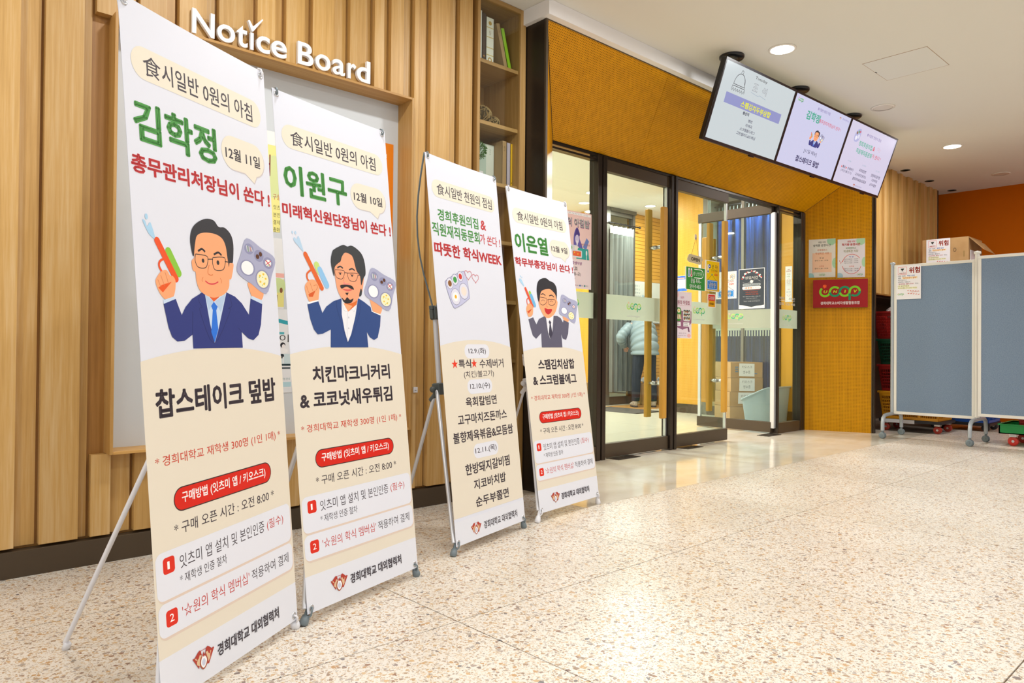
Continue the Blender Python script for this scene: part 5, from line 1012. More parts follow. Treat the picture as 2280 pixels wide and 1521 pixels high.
def cloth(name, c1, c2):
    m = mat(name, c1, .85, spec=.2); lk(m, ramp(m, noise(m, coords(m, (30, 30, 1)), 1.2, 3), [(.35, c2), (.65, c1)]), bsdf(m).inputs['Base Color']); return m
curtain('curtain', 'grey curtain with white heading on a black rod, behind the person', (9.27, 7.675, 0), (9.90, 7.675, 0), .22, 2.97, cloth('grey_cloth', '#808480', '#6c706c'), .13, 5, .035, seed=3)
curtain('curtain', 'navy blue curtain hung by ties inside the vestibule doorway', (9.44, 5.80, 0), (9.44, 4.72, 0), .30, 2.86, cloth('blue_cloth', '#1d4290', '#0d2250'), 0, 8, .035, rod=False, seed=9)
g = G()
for k in range(18):
    y = 5.78-.06*k; g.tube([(9.44, y, 2.86), (9.44, y-.012, 3.02)], [.016, .005], 6)
tr = thing('curtain_rail', 'dark rail with cloth ties above the navy curtain', 'rail', (9.3, 5.2, 3.03)); obj('rail', G().cyl((9.44, 4.66, 3.03), (9.44, 5.84, 3.03), .012, 10), M_BLACK, tr); obj('ties', g, mat('tie_dark', '#39423f', .8), tr)
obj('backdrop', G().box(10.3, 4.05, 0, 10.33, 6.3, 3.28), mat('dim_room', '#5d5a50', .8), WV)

# whiteboard with sheet
wb = thing('whiteboard', 'small whiteboard on the grooved yellow wall behind the person', 'whiteboard', (10.5, 7.79, 1.8))
obj('panel', G().bbox(9.99, 7.77, 1.40, 11.0, 7.79, 2.11, .003), mat('whiteboard_face', '#e6e9e4', .2), wb)
obj('tray', G().bbox(9.99, 7.70, 1.38, 11.0, 7.79, 1.40, .002), M_ALU, wb)
p = Print((10.3, 7.7695, 1.95), XW, ZW, z0=.0005)
for i, s_ in enumerate(('공지 1', '공지 2', '공지 3', '메뉴안내')): p.text(s_, '#7a8890', 1, -270, 60-60*i, -130+12*i, 95-60*i)
p.text('오늘의 식단', '#4f9ad0', 1, -60, -110, 180, -70); p.rect(-290, -330, -60, -160, '#f6f6f6'); p.text('안내문', '#8890a0', 1, -270, -210, -180, -180); p.build('writing', wb)

def sheet_on(name, label, cat, c, w, W_, H_, col, rot=0):
    w = Vector(w).normalized(); u = Vector((0, 0, 1)); w2 = w*math.cos(rot)+u*math.sin(rot); u2 = -w*math.sin(rot)+u*math.cos(rot)
    return sheet_thing(name, label, cat, c, w2, u2, W_, H_, col)
T_, sh, p = sheet_thing('poster', 'blue bordered notice on the vestibule wall above the lunch box poster', 'poster', (XI-.002, 6.2, 1.905), YW, ZW, .21, .23, '#e8ecf2')
p.rect(-102, -112, 102, 112, '#2f68c4'); p.rect(-80, -70, 85, 60, '#eef0f4'); p.rect(-80, 70, 60, 88, '#ef9a96'); p.text('안내', '#c04a40', 3, -20, 25, 20, 45); p.text('매장 이용 시간', '#555', 2, -60, -5, 70, 12); p.text('꼭 지켜주세요', '#555', 2, -60, -35, 60, -18); p.ell(-75, -75, 22, 22, '#f0c52a'); p.build('print', sh)
T_, sh, p = sheet_thing('poster', 'narrow white hours poster on the yellow wall behind the right window', 'poster', (XI-.002, 4.535, 1.80), YW, ZW, .092, .47, '#ece9ea')
p.text('생협', '#c43c34', 3, -16, 185, 14, 200); p.text('운영시간', '#c43c34', 3, -32, 160, 32, 180); p.text('학기중', '#7a8a4a', 2, -20, 120, 22, 140); p.text('식당', '#7a8a4a', 2, -20, 92, 20, 110); p.stroke([(22*math.cos(a*PI/10), 40+32*math.sin(a*PI/10)) for a in range(21)], 2.5, '#dd5a50')
for i in range(4): p.text('11:00-14:00', '#8a8a96', 1, -26, 40-18*i, 26, 50-18*i)
p.text('교직원', '#dd5a50', 2, -14, -75, 14, -62); p.text('중식 석식', '#5a72a8', 2, -28, -110, 28, -96); p.stroke([(24*math.cos(-a*PI/12), -130+28*math.sin(-a*PI/12)) for a in range(13)], 2.5, '#dd5a50'); p.build('print', sh)

mt_ = thing('door_mat', 'dark door mat on the vestibule floor near the grey curtain', 'mat', (8.69, 6.93, 0)); obj('mat', G().bbox(8.36, 6.42, 0, 9.02, 7.44, .008, .003), mat('mat_dark', '#4a4744', .95), mt_)
obj('mat_border', G().box(8.36, 6.42, .008, 9.02, 6.45, .0095).box(8.36, 7.41, .008, 9.02, 7.44, .0095), M_BLACK, mt_)
floor_refl = thing('door_mat', 'thin tan sheet painting the wall reflection on the floor under the person', 'mat', (9.55, 7.15, 0)); obj('mat', G().box(9.03, 6.80, 0, 10.3, 7.58, .001), mat('reflection_tan', '#a87a3c', .7), floor_refl)  # no real mat: tan colour paints the wall's orange-brown reflection on the floor

def carton(name, label, M, sx, sy, sz, tape=True, flaps=False, group=None, paper=None, col=None):
    """closed carton: sx, sy, sz in the local frame M (origin at base centre)"""
    t = thing(name, label, 'box', M.translation, group); mt = M_CARD
    obj('body', G().bbox(-sx/2, -sy/2, 0, sx/2, sy/2, sz-.002, .003, M=M), mt, t)
    obj('flap', G().box(-sx/2+.001, -sy/2+.001, sz-.002, sx/2-.001, -.001, sz, M=M).box(-sx/2+.001, .001, sz-.002, sx/2-.001, sy/2-.001, sz, M=M), mt, t)
    if tape: obj('tape', G().box(-sx/2-.0008, -.025, sz, sx/2+.0008, .025, sz+.0006, M=M).box(-sx/2-.0012, -.025, sz-.06, -sx/2-.0002, .025, sz+.0006, M=M), mat('tape_tan', '#c2a36c', .3), t)
    return t
# stack of receipt boxes, turned a little; front face carries a paper label
P1 = Vector((8.62, 5.09, 0)); P2 = Vector((9.01, 4.845, 0)); fx_ = (P2-P1).normalized(); bx_ = Vector((-fx_.y, fx_.x, 0))
Lf = (P2-P1).length
zs = [(0, .178), (.180, .376), (.378, .560), (.562, .768)]
names = ['bottom kraft box of the stack behind the grey tub', 'second kraft box from the floor in the stack behind the tub', 'third kraft box up in the stack, with a handwritten paper label', 'topmost kraft box of the stack, label and blue printing on front']
for i, (a, b) in enumerate(zs):
    dx = (.0, -.004, .012, .008)[i]; c = P1+fx_*(Lf/2+dx)+bx_*.22+Vector((0, 0, a)); M = Matrix((fx_, bx_, Vector((0, 0, 1)))).transposed().to_4x4(); M.translation = c
    t = carton('kraft_box', names[i], M, Lf, .44, b-a, group='receipt boxes stacked in the vestibule')
    if i >= 1:
        fc = P1+fx_*(Lf/2+dx)+Vector((0, 0, (a+b)/2))-bx_*.0008; pp_ = Print(fc, fx_, ZW, z0=.0003)
        if i == 3:
            for k in range(3): pp_.rect(-Lf*360, 25-28*k, -Lf*260, 45-28*k, '#6b7f92')
            pp_.rect(Lf*200, -55, Lf*330, -40, '#5f7fa0')
        pp_.poly([(-110, -82), (112, -86), (112, 84), (-106, 88)] if i != 1 else [(-110, -60), (112, -64), (112, 86), (-106, 88)], '#e9ebef'); pp_.text('키오스크', '#4a5260', 0, -70, 20, 78, 58); pp_.text('영수증', '#4a5260', 0, -52, -50, 52, -8)
        pp_.build('paper_label', t)
# grey-blue tub with a sloping rim
tb = thing('tub', 'pale blue plastic tub with sloping rim behind the right window', 'tub', (8.78, 4.66, 0)); MT = mat('tub_blue', '#8fa6b4', .4)
ctr = Vector((8.785, 4.665, 0))
def tubring(z, k, slope):
    out = []
    for a in range(32):
        t_ = 2*PI*a/32; cx_, sy_ = math.cos(t_), math.sin(t_); e = 2/7
        x = .335*k*math.copysign(abs(cx_)**e, cx_); y = .185*k*math.copysign(abs(sy_)**e, sy_)
        out.append(ctr+Vector((x, y, z-slope*max(0, (y+.185)/.37)*(.0+.17))))
    return out
rings = [tubring(.004, .84, 0), tubring(.01, .87, 0), tubring(.45, 1.0, 1), tubring(.45, 1.06, 1), tubring(.468, 1.06, 1), tubring(.468, .985, 1), tubring(.44, .97, 1), tubring(.03, .84, 0)]
g = G(); vs = [v for r_ in rings for v in r_]; fs = [(j*32+i, j*32+(i+1) % 32, (j+1)*32+(i+1) % 32, (j+1)*32+i) for j in range(7) for i in range(32)]
g.add(vs, fs[:64]+fs[160:], sm=True); g.add(rings[0], [tuple(range(32))[::-1]]); g.add(rings[7], [tuple(range(32))]); obj('body', g, MT, tb)
g = G(); g.add([v for r_ in rings[2:6] for v in r_], [(j*32+i, j*32+(i+1) % 32, (j+1)*32+(i+1) % 32, (j+1)*32+i) for j in range(3) for i in range(32)], sm=True); obj('rim', g, mat('tub_rim', '#9db0bb', .35), tb)
# bags and boxes behind the person
for (x, y, s_, l, lb2) in ((9.93, 7.42, .19, 'kraft box left of the person under the grey curtain', 'crumpled white bag on the left kraft box'), (10.20, 7.30, .20, 'kraft box between the legs of the person', 'crumpled white bag on the kraft box behind the legs')):
    M = Matrix.Translation((x, y, 0))@Matrix.Rotation(-.7, 4, 'Z'); carton('kraft_box', l, M, s_, s_, .36, tape=False)
    t = thing('bag', lb2, 'bag', (x, y, .36)); g = G().ball((x, y, .41), .085, 14, sc=(1.2, 1, .6)); rnd = random.Random(int(x*100)); g.v = [v+Vector((rnd.uniform(-.02, .02), rnd.uniform(-.02, .02), rnd.uniform(-.012, .02))) for v in g.v]
    g.smooth = set(); obj('bag_body', g, mat('bag_white', '#d5d9e2', .3), t); obj('knot', G().lathe((x, y, .45), [(.02, 0), (.008, .015), (.03, .05)], 8), mat('bag_white'), t)
M = Matrix.Translation((8.72, 8.1, 0)); carton('kraft_box', 'kraft box standing behind the left side window', M, .5, .5, .38)

# ---------------- person ----------------
def figure():
    P0 = Vector((9.45, 7.107, .001)); fw_ = Vector((.60, .80, 0)).normalized(); rt_ = Vector((fw_.y, -fw_.x, 0))
    T = thing('person', 'person in pale grey puffer jacket and dark trousers bending with back turned', 'person', P0)
    L = lambda r, f, z: P0+rt_*r+fw_*f+Vector((0, 0, z))
    # skinned body
    J = {'pelvis': (L(0, 0, .93), .125), 'spine': (L(0, .08, 1.08), .12), 'chest': (L(0, .24, 1.26), .135), 'neckb': (L(0, .36, 1.38), .06), 'neck': (L(0, .42, 1.42), .05), 'headb': (L(0, .49, 1.45), .075), 'head': (L(0, .55, 1.49), .09), 'crown': (L(0, .58, 1.55), .06)}
    E_ = [('pelvis', 'spine'), ('spine', 'chest'), ('chest', 'neckb'), ('neckb', 'neck'), ('neck', 'headb'), ('headb', 'head'), ('head', 'crown')]
    for s_, nm in ((-1, 'l'), (1, 'r')):
        J['hip'+nm] = (L(.10*s_, 0, .88), .09); J['knee'+nm] = (L(.125*s_, .03, .49), .058); J['ank'+nm] = (L(.14*s_, -.01, .09), .038); J['ball'+nm] = (L(.15*s_, .12, .045), .035)
        E_ += [('pelvis', 'hip'+nm), ('hip'+nm, 'knee'+nm), ('knee'+nm, 'ank'+nm), ('ank'+nm, 'ball'+nm)]
        J['sho'+nm] = (L(.19*s_, .27, 1.30), .058)
        if s_ < 0: J['elb'+nm] = (L(-.34, .18, 1.12), .042); J['wri'+nm] = (L(-.24, .34, .98), .027)
        else: J['elb'+nm] = (L(.26, .42, 1.08), .042); J['wri'+nm] = (L(.20, .62, .98), .027)
        E_ += [('chest', 'sho'+nm), ('sho'+nm, 'elb'+nm), ('elb'+nm, 'wri'+nm)]
    def skin(name, J, E_, root, mt, parent, lv=2):
        keys = list(J); me = bpy.data.meshes.new(name); me.from_pydata([tuple(J[k][0]-rootloc(parent)) for k in keys], [(keys.index(a), keys.index(b)) for a, b in E_], [])
        o = bpy.data.objects.new(name, me); COL.objects.link(o); o.parent = parent; me.materials.append(mt)
        o.modifiers.new('skin', 'SKIN'); sv = me.skin_vertices[0].data
        for i, k in enumerate(keys):
            r_ = J[k][1]; sv[i].radius = (r_, r_) if not isinstance(r_, tuple) else r_
        sv[keys.index(root)].use_root = True; o.modifiers['skin'].use_smooth_shade = True
        sb = o.modifiers.new('sub', 'SUBSURF'); sb.levels = lv; sb.render_levels = lv; return o
    MS = mat('skin', '#d9a487', .5)
    body = skin('body', J, E_, 'pelvis', MS, T)
    # hands: palm and five fingers each
    for s_, nm in ((-1, 'l'), (1, 'r')):
        w = J['wri'+nm][0]; d = (w-J['elb'+nm][0]).normalized(); sd = d.cross(Vector((0, 0, 1))).normalized(); dn = d.cross(sd)
        HJ = {'w': (w-d*.01, .024), 'p': (w+d*.05, (.034, .018)), 'q': (w+d*.085, (.034, .016))}; HE = [('w', 'p'), ('p', 'q')]
        for k, (o_, ln) in enumerate(((-.03, .062), (-.010, .074), (.010, .070), (.028, .054))):
            b = w+d*.085+sd*o_; HJ['a%d' % k] = (b, .009); HJ['b%d' % k] = (b+d*ln*.5+dn*.006, .0085); HJ['c%d' % k] = (b+d*ln*.85+dn*.022, .0075); HE += [('q', 'a%d' % k), ('a%d' % k, 'b%d' % k), ('b%d' % k, 'c%d' % k)]
        b = w+d*.03-sd*.03*s_; HJ['t0'] = (b, .011); HJ['t1'] = (b+d*.03-sd*.02*s_, .010); HJ['t2'] = (b+d*.055-sd*.022*s_+dn*.01, .008); HE += [('p', 't0'), ('t0', 't1'), ('t1', 't2')]
        skin('hand', HJ, HE, 'w', MS, T, 1)
    hc = L(0, .56, 1.50)
    g = G().ball(hc-fw_*.005+Vector((0, 0, .028)), .108, 18, sc=(.9, .95, .95)); g.v = [v if (v-hc).dot(fw_) < .055 else v-fw_*((v-hc).dot(fw_)-.055) for v in g.v]; obj('hair', g, mat('hair_black', '#1c1a1a', .6), T)
    dh = (fw_*.85+Vector((0, 0, -.5))).normalized(); uh = rt_.cross(dh).normalized()
    if uh.z < 0: uh = -uh
    fc = hc+dh*.088
    g = G()
    for s_ in (-1, 1): g.ball(fc+rt_*.032*s_+uh*.012-dh*.004, .010, 8)
    obj('eyes', g, mat('eye_dark', '#201a18', .2), T)
    obj('nose', G().tube([fc+uh*.015, fc+dh*.022-uh*.018, fc-uh*.03], [.008, .013, .008], 8), MS, T)
    obj('mouth', G().tube([fc-uh*.052-rt_*.022-dh*.012, fc-uh*.056-dh*.006, fc-uh*.052+rt_*.022-dh*.012], [.003, .005, .003], 6), mat('lips', '#a8604f', .5), T)
    for s_ in (-1, 1): obj('ear', G().ball(hc+rt_*.092*s_-uh*.01, .026, 10, sc=(.5, .8, 1.1)), MS, T)
    # trousers
    MTQ = cloth('trouser_cloth', '#33363f', '#26282f'); g = G()
    g.tube([L(0, 0, 1.0), L(0, 0, .93), L(0, .0, .86), L(0, 0, .80)], [(.165, .125), (.175, .135), (.175, .135), (.12, .10)], 20, sm=True)
    for s_ in (-1, 1): g.tube([L(.085*s_, 0, .92), L(.095*s_, .0, .80), L(.105*s_, .015, .62), L(.124*s_, .03, .49), L(.132*s_, .01, .32), L(.14*s_, -.01, .15), L(.142*s_, -.01, .10)], [.09, .098, .088, .078, .072, .064, .060], 16, sm=True)
    obj('trousers', g, MTQ, T)
    # shoes
    for s_ in (-1, 1):
        c = L(.15*s_, .05, 0); g = G()
        g.tube([c-fw_*.115+Vector((0, 0, .05)), c-fw_*.08+Vector((0, 0, .052)), c-fw_*.0+Vector((0, 0, .05)), c+fw_*.08+Vector((0, 0, .042)), c+fw_*.135+Vector((0, 0, .035)), c+fw_*.155+Vector((0, 0, .03))], [(.02, .03), (.042, .045), (.045, .042), (.05, .033), (.04, .025), (.015, .012)], 14, sm=True)
        g.tube([c-fw_*.07+Vector((0, 0, .06)), c-fw_*.065+Vector((0, 0, .115))], [.045, .048], 12)
        sh_ = obj('shoe', g, mat('shoe_beige', '#a99c8e', .6), T)
        obj('sole', G().tube([c-fw_*.12+Vector((0, 0, .014)), c-fw_*.06+Vector((0, 0, .014)), c+fw_*.06+Vector((0, 0, .014)), c+fw_*.155+Vector((0, 0, .014))], [(.03, .013), (.045, .013), (.052, .013), (.022, .013)], 12), mat('shoe_dark', '#2c2a2c', .7), sh_)
    # puffer jacket: stacked baffles
    MJ = mat('puffer', '#7f8d93', .45); g = G()
    def puff(path, rad, nb, amp, n=26):
        P = smooth3(path, 60); out = []; R = []
        for i, q in enumerate(P):
            t_ = i/(len(P)-1); k = t_*(len(rad)-1); a = rad[int(k)] if int(k) < len(rad)-1 else rad[-1]; b = rad[min(int(k)+1, len(rad)-1)]; f = k-int(k)
            bl = abs(math.sin(PI*nb*t_))**.55; R.append(tuple((a[j]*(1-f)+b[j]*f)*(1-amp+amp*bl) for j in (0, 1))); out.append(q)
        g.tube(out, R, n, sm=True)
    def smooth3(P, N):
        P = [Vector(p) for p in P]; out = []
        for i in range(N+1):
            k = i/N*(len(P)-1); j = min(int(k), len(P)-2); f = k-j; p0, p1, p2, p3 = P[max(j-1, 0)], P[j], P[j+1], P[min(j+2, len(P)-1)]
            out.append(.5*((2*p1)+(-p0+p2)*f+(2*p0-5*p1+4*p2-p3)*f*f+(-p0+3*p1-3*p2+p3)*f**3))
        return out
    puff([L(.0, -.02, .83), L(0, -.01, .95), L(0, .07, 1.10), L(0, .18, 1.24), L(0, .30, 1.36), L(0, .38, 1.42)], [(.245, .19), (.245, .19), (.235, .18), (.235, .17), (.21, .14), (.09, .08)], 8, .14)
    for s_, nm in ((-1, 'l'), (1, 'r')):
        w = J['wri'+nm][0]; e = J['elb'+nm][0]; puff([J['sho'+nm][0]-rt_*.03*s_, e, w], [(.095, .095), (.088, .085), (.06, .055)], 9, .16, 16)
    obj('jacket', g, MJ, T)
    obj('collar', G().tube([L(0, .34, 1.40), L(0, .40, 1.44)], [(.085, .08), (.075, .07)], 16), MJ, T)
figure()

# ---------------- right end of the wall ----------------
WRB = structure('wall_back_right')
xs = [8.625]; rnd = random.Random(11)
while xs[-1] < 11.04: xs.append(min(11.05, xs[-1]+rnd.choice((.09, .12, .15, .17))))
for i in range(len(xs)-1): obj('plank', G().box(xs[i], 3.355+(.0 if i % 2 else .028), 1.615, xs[i+1]-.004, 3.42, CEIL), M_WOOD, WRB)
obj('backing', G().box(8.625, 3.42, 1.60, 11.05, 3.46, CEIL).box(8.625, 3.36, 1.60, 11.05, 3.46, 1.615), MATS['backing_wood'], WRB)
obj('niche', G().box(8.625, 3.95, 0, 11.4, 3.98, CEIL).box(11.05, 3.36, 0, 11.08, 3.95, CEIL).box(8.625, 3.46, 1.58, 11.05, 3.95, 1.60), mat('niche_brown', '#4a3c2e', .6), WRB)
obj('niche_panel', G().box(8.626, 3.90, .9, 9.4, 3.94, 1.58), mat('niche_tan', '#a06c2c', .6), WRB)
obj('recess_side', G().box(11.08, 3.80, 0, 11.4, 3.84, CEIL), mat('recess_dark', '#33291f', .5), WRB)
obj('recess_light_strip', G().box(11.16, 3.78, 2.5, 11.18, 3.80, 3.0), mat('pale_strip', '#a8987a', .5), WRB)
obj('corner_post', G().bbox(8.585, 3.25, 0, 8.622, 3.42, CEIL-.1, .003), M_DARK, WRB)
WO = structure('wall_right'); obj('wall_face', G().box(11.38, -5, 0, 11.5, 3.80, CEIL), M_ORANGE, WO)

# partition screens on castors
FAB = mat('partition_fabric', '#76889c', .95, spec=.1); m = FAB
lk(m, ramp(m, noise(m, coords(m), 160, 2), [(.3, '#6a7c92'), (.7, '#8293a6')]), bsdf(m).inputs['Base Color'])
M_CREAMW = mat('cream_frame', '#dcd9d0', .4); M_TUBE = mat('grey_tube', '#a9b0b6', .35, .3)
def castor(parent, x, y, r=.033, ang=0, mt=None, name='castor', fork=M_GREYP, w=.022):
    d = Vector((math.cos(ang), math.sin(ang), 0)); a = Vector((-d.y, d.x, 0)); c = Vector((x, y, r))
    g = G()
    for s_ in (-1, 1): g.lathe(c+a*(s_*w*.5)-a*(w*.35), [(r*.55, 0), (r*.95, .002), (r, .006), (r, w*.55), (r*.95, w*.7), (r*.5, w*.7)], 20, ax=a)
    o = obj(name, g, mt or fork, parent); obj('hub', G().cyl(c-a*w, c+a*w, r*.28, 10).tube([c+Vector((0, 0, 0)), c+Vector((0, 0, r*1.15))-d*.0], r*.3, 8), fork, o); return o
def partition(label, x, y0, y1, z0, z1, feet, tilt=0):
    t = thing('partition_screen', label, 'screen', (x, (y0+y1)/2, 0), 'fabric partition screens on castors')
    obj('fabric_panel', G().box(x-.012, y1+.02, z0+.028, x+.012, y0-.02, z1-.028), FAB, t)
    obj('frame_rail', G().bbox(x-.018, y1, z1-.03, x+.018, y0, z1, .003), M_CREAMW, t); obj('frame_rail', G().bbox(x-.018, y1, z0, x+.018, y0, z0+.03, .003), M_CREAMW, t)
    obj('frame_side', G().bbox(x-.018, y0-.028, z0+.03, x+.018, y0, z1-.03, .003), M_CREAMW, t); obj('frame_side', G().bbox(x-.018, y1, z0+.03, x+.018, y1+.028, z1-.03, .003), M_CREAMW, t)
    for y in feet:
        obj('post', G().cyl((x, y, .24), (x, y, z1+.01), .019, 16).lathe((x, y, z1+.01), [(.024, 0), (.028, .008), (.024, .02), (.0001, .028)], 14), M_TUBE, t)
        arch = [(x-.27, y, .085), (x-.27, y, .16), (x-.255, y, .215), (x-.21, y, .243), (x-.12, y, .25), (x, y, .25), (x+.12, y, .25), (x+.21, y, .243), (x+.255, y, .215), (x+.27, y, .16), (x+.27, y, .085)]
        obj('foot_arch', G().tube(arch, .019, 12), M_TUBE, t)
        for s_ in (-1, 1):
            cp = castor(t, x+.27*s_, y, .034, ang=1.35); obj('stem', G().cyl((x+.27*s_, y, .05), (x+.27*s_, y, .09), .012, 10), M_GREYP, t)
    return t
pA = partition('blue-grey fabric partition screen on castors beside the yellow pillar', 8.43, 2.985, 2.215, .25, 1.868, (3.005, 2.19))
obj('joint_post', G().cyl((8.385, 2.187, .27), (8.385, 2.187, 1.915), .022, 16).lathe((8.385, 2.187, 1.915), [(.026, 0), (.034, .008), (.030, .026), (.0001, .036)], 16), M_CREAMW, pA)
pB = partition('blue-grey fabric partition screen cut off by the right picture edge', 8.30, 2.155, 1.22, .29, 1.885, (1.20,))
def danger(c, w, nm, label, Wd=.255, Hd=.36):
    T_, sh, p = sheet_thing('sign', label, 'sign', c, w, ZW, Wd, Hd, '#e4e2e6'); k = Wd/255*1000/1000
    R_, D_ = '#d9452c', '#5a6468'
    p.stroke([(-105, 85), (-20, 85), (-20, 165), (-105, 165)], 4, R_, closed=True); p.poly([(-80, 150), (-44, 150), (-52, 132), (-60, 126), (-64, 126), (-72, 132)], '#2a302c'); p.rect(-64, 118, -60, 127, '#778'); p.rect(-76, 115, -48, 117, '#99a'); p.text('파손주의', R_, 4, -94, 92, -30, 106)
    p.text('위험', '#d23a18', 4, 4, 95, 112, 160)
    p.text('내부 좌측', D_, 2, -106, 60, -30, 76); p.text('벽면 상단', '#4a7fd8', 3, -14, 60, 62, 78); p.text('쉘로', D_, 2, -104, 38, -74, 54); p.rect(-64, 36, 86, 58, '#f3dcae'); p.text('“유리부분이 탈락”', '#dd6a35', 3, -62, 38, 84, 55)
    p.text('되어있으니', D_, 2, -106, 17, -22, 32); p.text('내부창고 출입시', D_, 2, -106, -4, 16, 11); p.text('“유리파손 절대 주의”', '#cf5f58', 3, -106, -25, 56, -10); p.text('또는', D_, 2, 66, -24, 98, -10)
    p.rect(-108, -49, 10, -30, '#e8e6bc'); p.text('1인 운반작업은', '#6a6a50', 2, -106, -47, 6, -32); p.rect(-108, -72, 84, -52, '#e8e6bc'); p.text('금지바랍니다.(2인 이상)', '#6a6a50', 2, -106, -70, 80, -55)
    p.stroke([(-15, -94), (112, -106)], 2, '#d0a8a0'); p.stroke([(-15, -118), (112, -136)], 2, '#d0a8a0')
    for q in range(5): p.poly([(-14+25*q, -92-3*q), (-4+25*q, -84-3*q), (4+25*q, -86-3*q), (-6+25*q, -94-3*q)], '#cc4a30'); p.poly([(-8+25*q, -124-3.5*q), (2+25*q, -116-3.5*q), (10+25*q, -118-3.5*q), (0+25*q, -126-3.5*q)], '#cc4a30')
    p.text('취급주의', '#d8907c', 1, 18, -114, 85, -102); coop(p, -78, -128, 60, letters=False); p.build('print', sh)
danger((8.4105, 2.838, 1.675), YW, 0, 'danger paper sign taped to the top corner of the partition screen', .245, .365)

# baskets on dollies
def basket(label, x0, x1, y0, y1, z0, z1, col, grp, seed=0):
    cx_, cy_ = (x0+x1)/2, (y0+y1)/2; t = thing('basket', label, 'basket', (cx_, cy_, z0), grp); mt = mat('basket_'+col[1:], col, .4)
    H_ = z1-z0; g = G(); tp = .035; thk = .006
    def wall(a, b, nrm):
        a = Vector(a); b = Vector(b); n = Vector(nrm); L = (b-a).length; d = (b-a).normalized()
        P = lambda s_, v, o_: a+d*(tp*(1-v)+(L-2*tp*(1-v))*s_)-n*(tp*(1-v))+Vector((0, 0, z0+H_*v))-n*o_
        def bar(s0, s1, v0, v1):
            q = [P(s0, v0, 0), P(s1, v0, 0), P(s1, v1, 0), P(s0, v1, 0), P(s0, v0, thk), P(s1, v0, thk), P(s1, v1, thk), P(s0, v1, thk)]
            g.add(q, [(0, 1, 2, 3), (7, 6, 5, 4), (0, 4, 5, 1), (3, 2, 6, 7), (1, 5, 6, 2), (0, 3, 7, 4)])
        nr = 6; rows = [.10+.72*i/nr for i in range(nr+1)]
        bar(0, 1, 0, .10); bar(0, 1, .82, .98)
        for v in rows[1:-1]: bar(0, 1, v-.016, v+.016)
        nc = max(3, int(L/.20)); 
        for c_ in range(nc+1):
            s_ = c_/nc; bar(max(0, s_-.022), min(1, s_+.022), .10, .82)
        k = int(L/.024)
        for c_ in range(1, k): bar(c_/k-.003, c_/k+.003, .10, .82)
    wall((x0, y1, 0), (x0, y0, 0), (-1, 0, 0)); wall((x0, y0, 0), (x1, y0, 0), (0, -1, 0)); wall((x1, y0, 0), (x1, y1, 0), (1, 0, 0)); wall((x1, y1, 0), (x0, y1, 0), (0, 1, 0))
    g.box(x0+tp, y0+tp, z0, x1-tp, y1-tp, z0+.008); obj('body', g, mt, t)
    g = G(); e = .012
    g.bbox(x0-e, y0-e, z1-.022, x0+.004, y1+e, z1, .002).bbox(x1-.004, y0-e, z1-.022, x1+e, y1+e, z1, .002).bbox(x0+.004, y0-e, z1-.022, x1-.004, y0+.004, z1, .002).bbox(x0+.004, y1-.004, z1-.022, x1-.004, y1+e, z1, .002); obj('rim', g, mt, t)
    g = G().tube([(x0-.016, cy_-.12, z1-.004), (x0-.02, cy_-.1, z1+.004), (x0-.02, cy_+.1, z1+.004), (x0-.016, cy_+.12, z1-.004)], .004, 6); g.tube([(x0+.02, y1+.012, z1+.002), (x0+.16, y1+.012, z1+.004)], .004, 6); obj('wire_handle', g, M_ALU, t); return t
def dolly(label, x0, x1, y0, y1, z, col, wheel):
    t = thing('dolly', label, 'dolly', ((x0+x1)/2, (y0+y1)/2, 0)); obj('deck', G().bbox(x0, y0, z-.035, x1, y1, z, .006), mat('deck_'+col[1:], col, .5), t)
    for x in (x0+.07, x1-.07):
        for y in (y0+.06, y1-.06): castor(t, x, y, .043, ang=1.65, mt=mat('wheel_'+wheel[1:], wheel, .4), fork=M_ALU, w=.026); obj('fork', G().bbox(x-.03, y-.03, .085, x+.03, y+.03, z-.035, .003), M_ALU, t)
    return t
dolly('black dolly with red castors carrying the tall basket stack', 9.03, 9.52, 2.70, 3.37, .142, '#26262a', '#a8301c')
obj_t = thing('paper_strip', 'white strip stuck along the black dolly edge', 'label', (9.02, 3.1, .12)); obj('strip', G().box(9.022, 2.98, .10, 9.0295, 3.30, .141), M_WHITE, obj_t); obj('edge', G().box(9.0215, 2.98, .1405, 9.0295, 3.30, .1415), M_GREYP, obj_t)
SG = 'shopping baskets stacked behind the partition screens'
basket('yellow basket at the bottom of the tall stack', 9.0, 9.54, 2.70, 3.36, .143, .465, '#d79410', SG)
basket('red basket second from the bottom of the tall stack', 9.0, 9.54, 2.71, 3.37, .467, .775, '#9c1a14', SG)
basket('dark green basket third from the bottom of the tall stack', 9.0, 9.54, 2.71, 3.38, .777, 1.075, '#0e4a2e', SG)
basket('red basket on top of the tall stack', 9.0, 9.54, 2.71, 3.42, 1.077, 1.40, '#9c1a14', SG)
tb_ = thing('bag', 'clear crumpled bag lying in the top red basket', 'bag', (9.15, 3.25, 1.3)); g = G().ball((9.18, 3.24, 1.38), .10, 14, sc=(1, 1.1, .7)); rnd = random.Random(2); g.v = [v+Vector((rnd.uniform(-.015, .015), rnd.uniform(-.015, .015), rnd.uniform(-.01, .015))) for v in g.v]; obj('bag_body', g, mat('bag_clear', '#b7a8a4', .25), tb_); obj('bag_fold', G().tube([(9.1, 3.3, 1.40), (9.16, 3.2, 1.46), (9.26, 3.22, 1.43)], .012, 6), mat('bag_clear'), tb_)
dolly('black dolly under the blue baskets behind the screens', 9.78, 10.25, 2.42, 3.08, .10, '#1d1d20', '#2a2a2c')
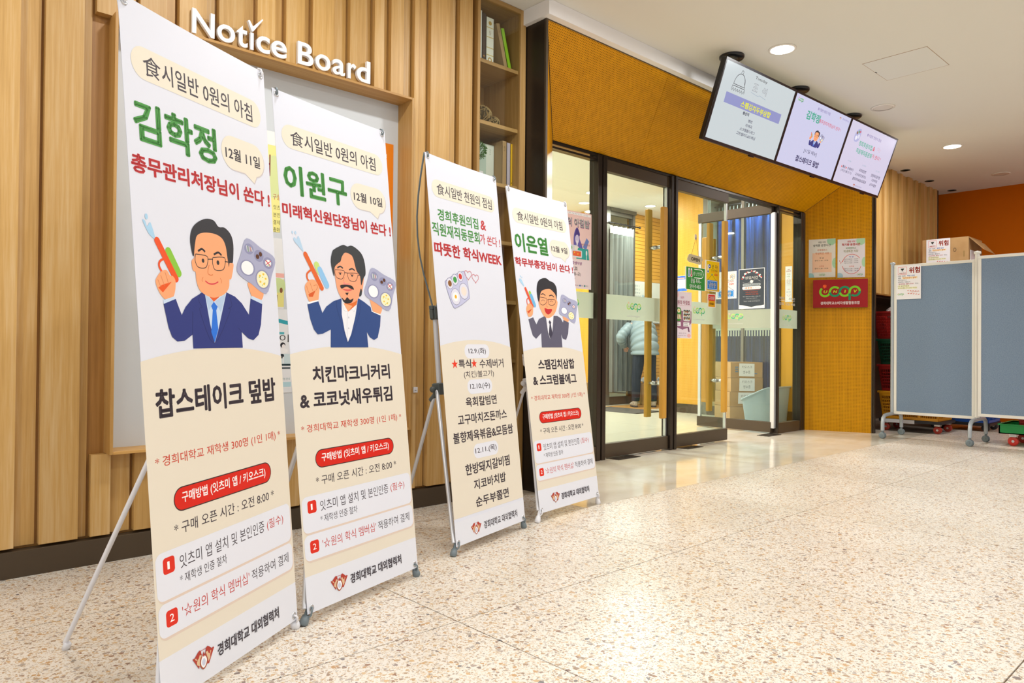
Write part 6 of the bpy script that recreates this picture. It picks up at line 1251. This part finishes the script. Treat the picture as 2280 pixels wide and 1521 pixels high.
for i, (a, b, l) in enumerate(((.102, .42, 'blue basket at the bottom of the rear stack'), (.422, .73, 'blue basket second in the rear stack hidden by the screen'), (.732, 1.04, 'blue basket third in the rear stack hidden by the screen'), (1.042, 1.40, 'blue basket on top of the rear stack under cartons'))):
    if i == 0: basket(l, 9.75, 10.28, 2.40, 3.10, a, b, '#1450a8', 'blue baskets behind the screens')
    else:
        t = thing('basket', l, 'basket', (10.0, 2.75, a), 'blue baskets behind the screens'); obj('body', G().bbox(9.76, 2.41, a, 10.27, 3.09, b-.02, .01), mat('basket_1450a8'), t); obj('rim', G().bbox(9.74, 2.39, b-.02, 10.29, 3.11, b, .004), mat('basket_1450a8'), t)
M = Matrix.Translation((10.02, 2.87, 1.401)); carton('kraft_box', 'lower brown carton hidden behind the partition screen', M, .54, .50, .46)
M = Matrix.Translation((10.02, 2.885, 1.862)); ct = carton('kraft_box', 'big brown carton with open flap and danger sign above the screens', M, .54, .50, .435, tape=False)
F_ = G().slab((9.755, 2.632, 2.285), (10.25, 2.60, 2.25), (10.28, 2.50, 2.12), (9.80, 2.49, 2.13), .004); obj('open_flap', F_, M_CARD, ct)
obj('opening', G().box(9.86, 2.633, 1.90, 10.2, 2.637, 2.14), M_BLACK, ct); obj('inner_paper', G().box(9.80, 2.626, 1.90, 10.0, 2.631, 2.14), M_WHITE, ct)
p = Print((9.7485, 2.885, 2.08), YW, ZW, z0=.0006); p.ell(105, 70, 18, 24, '#7a6248'); p.ell(105, 70, 11, 16, '#ad8756'); p.rect(195, -20, 210, 50, '#9a7c4c'); p.build('printed_mark', ct)
danger((9.746, 2.958, 2.115), YW, 1, 'second danger paper sign stuck on the carton behind the screens', .26, .365)
# green tray dolly at the right edge
gt = thing('tray', 'green plastic tray on red castors at the right picture edge', 'tray', (8.75, 1.7, .12)); MG = mat('tray_green', '#0f8f45', .4)
g = G(); x0, x1, y0, y1, z0, z1 = 8.50, 9.02, 1.40, 2.03, .12, .215
g.box(x0, y0, z0, x1, y1, z0+.01).box(x0, y0, z0, x0+.012, y1, z1).box(x1-.012, y0, z0, x1, y1, z1).box(x0, y0, z0, x1, y0+.012, z1).box(x0, y1-.012, z0, x1, y1, z1); obj('body', g, MG, gt)
obj('rim', G().bbox(x0-.008, y0-.008, z1-.012, x0+.012, y1+.008, z1+.002, .002).bbox(x1-.012, y0-.008, z1-.012, x1+.008, y1+.008, z1+.002, .002).bbox(x0, y0-.008, z1-.012, x1, y0+.012, z1+.002, .002).bbox(x0, y1-.012, z1-.012, x1, y1+.008, z1+.002, .002), MG, gt)
for x in (8.57, 8.95):
    for y in (1.92, 1.49): castor(gt, x, y, .046, ang=1.6, mt=mat('wheel_c02a1c', '#c02a1c', .4), fork=M_ALU, w=.026); obj('fork', G().bbox(x-.03, y-.03, .088, x+.03, y+.03, .12, .003), M_ALU, gt)
basket('red basket standing in the green tray', 8.56, 8.97, 1.42, 1.90, .131, .42, '#a32a2c', 'baskets in the green tray')

bpy.data.scenes.remove(TS)
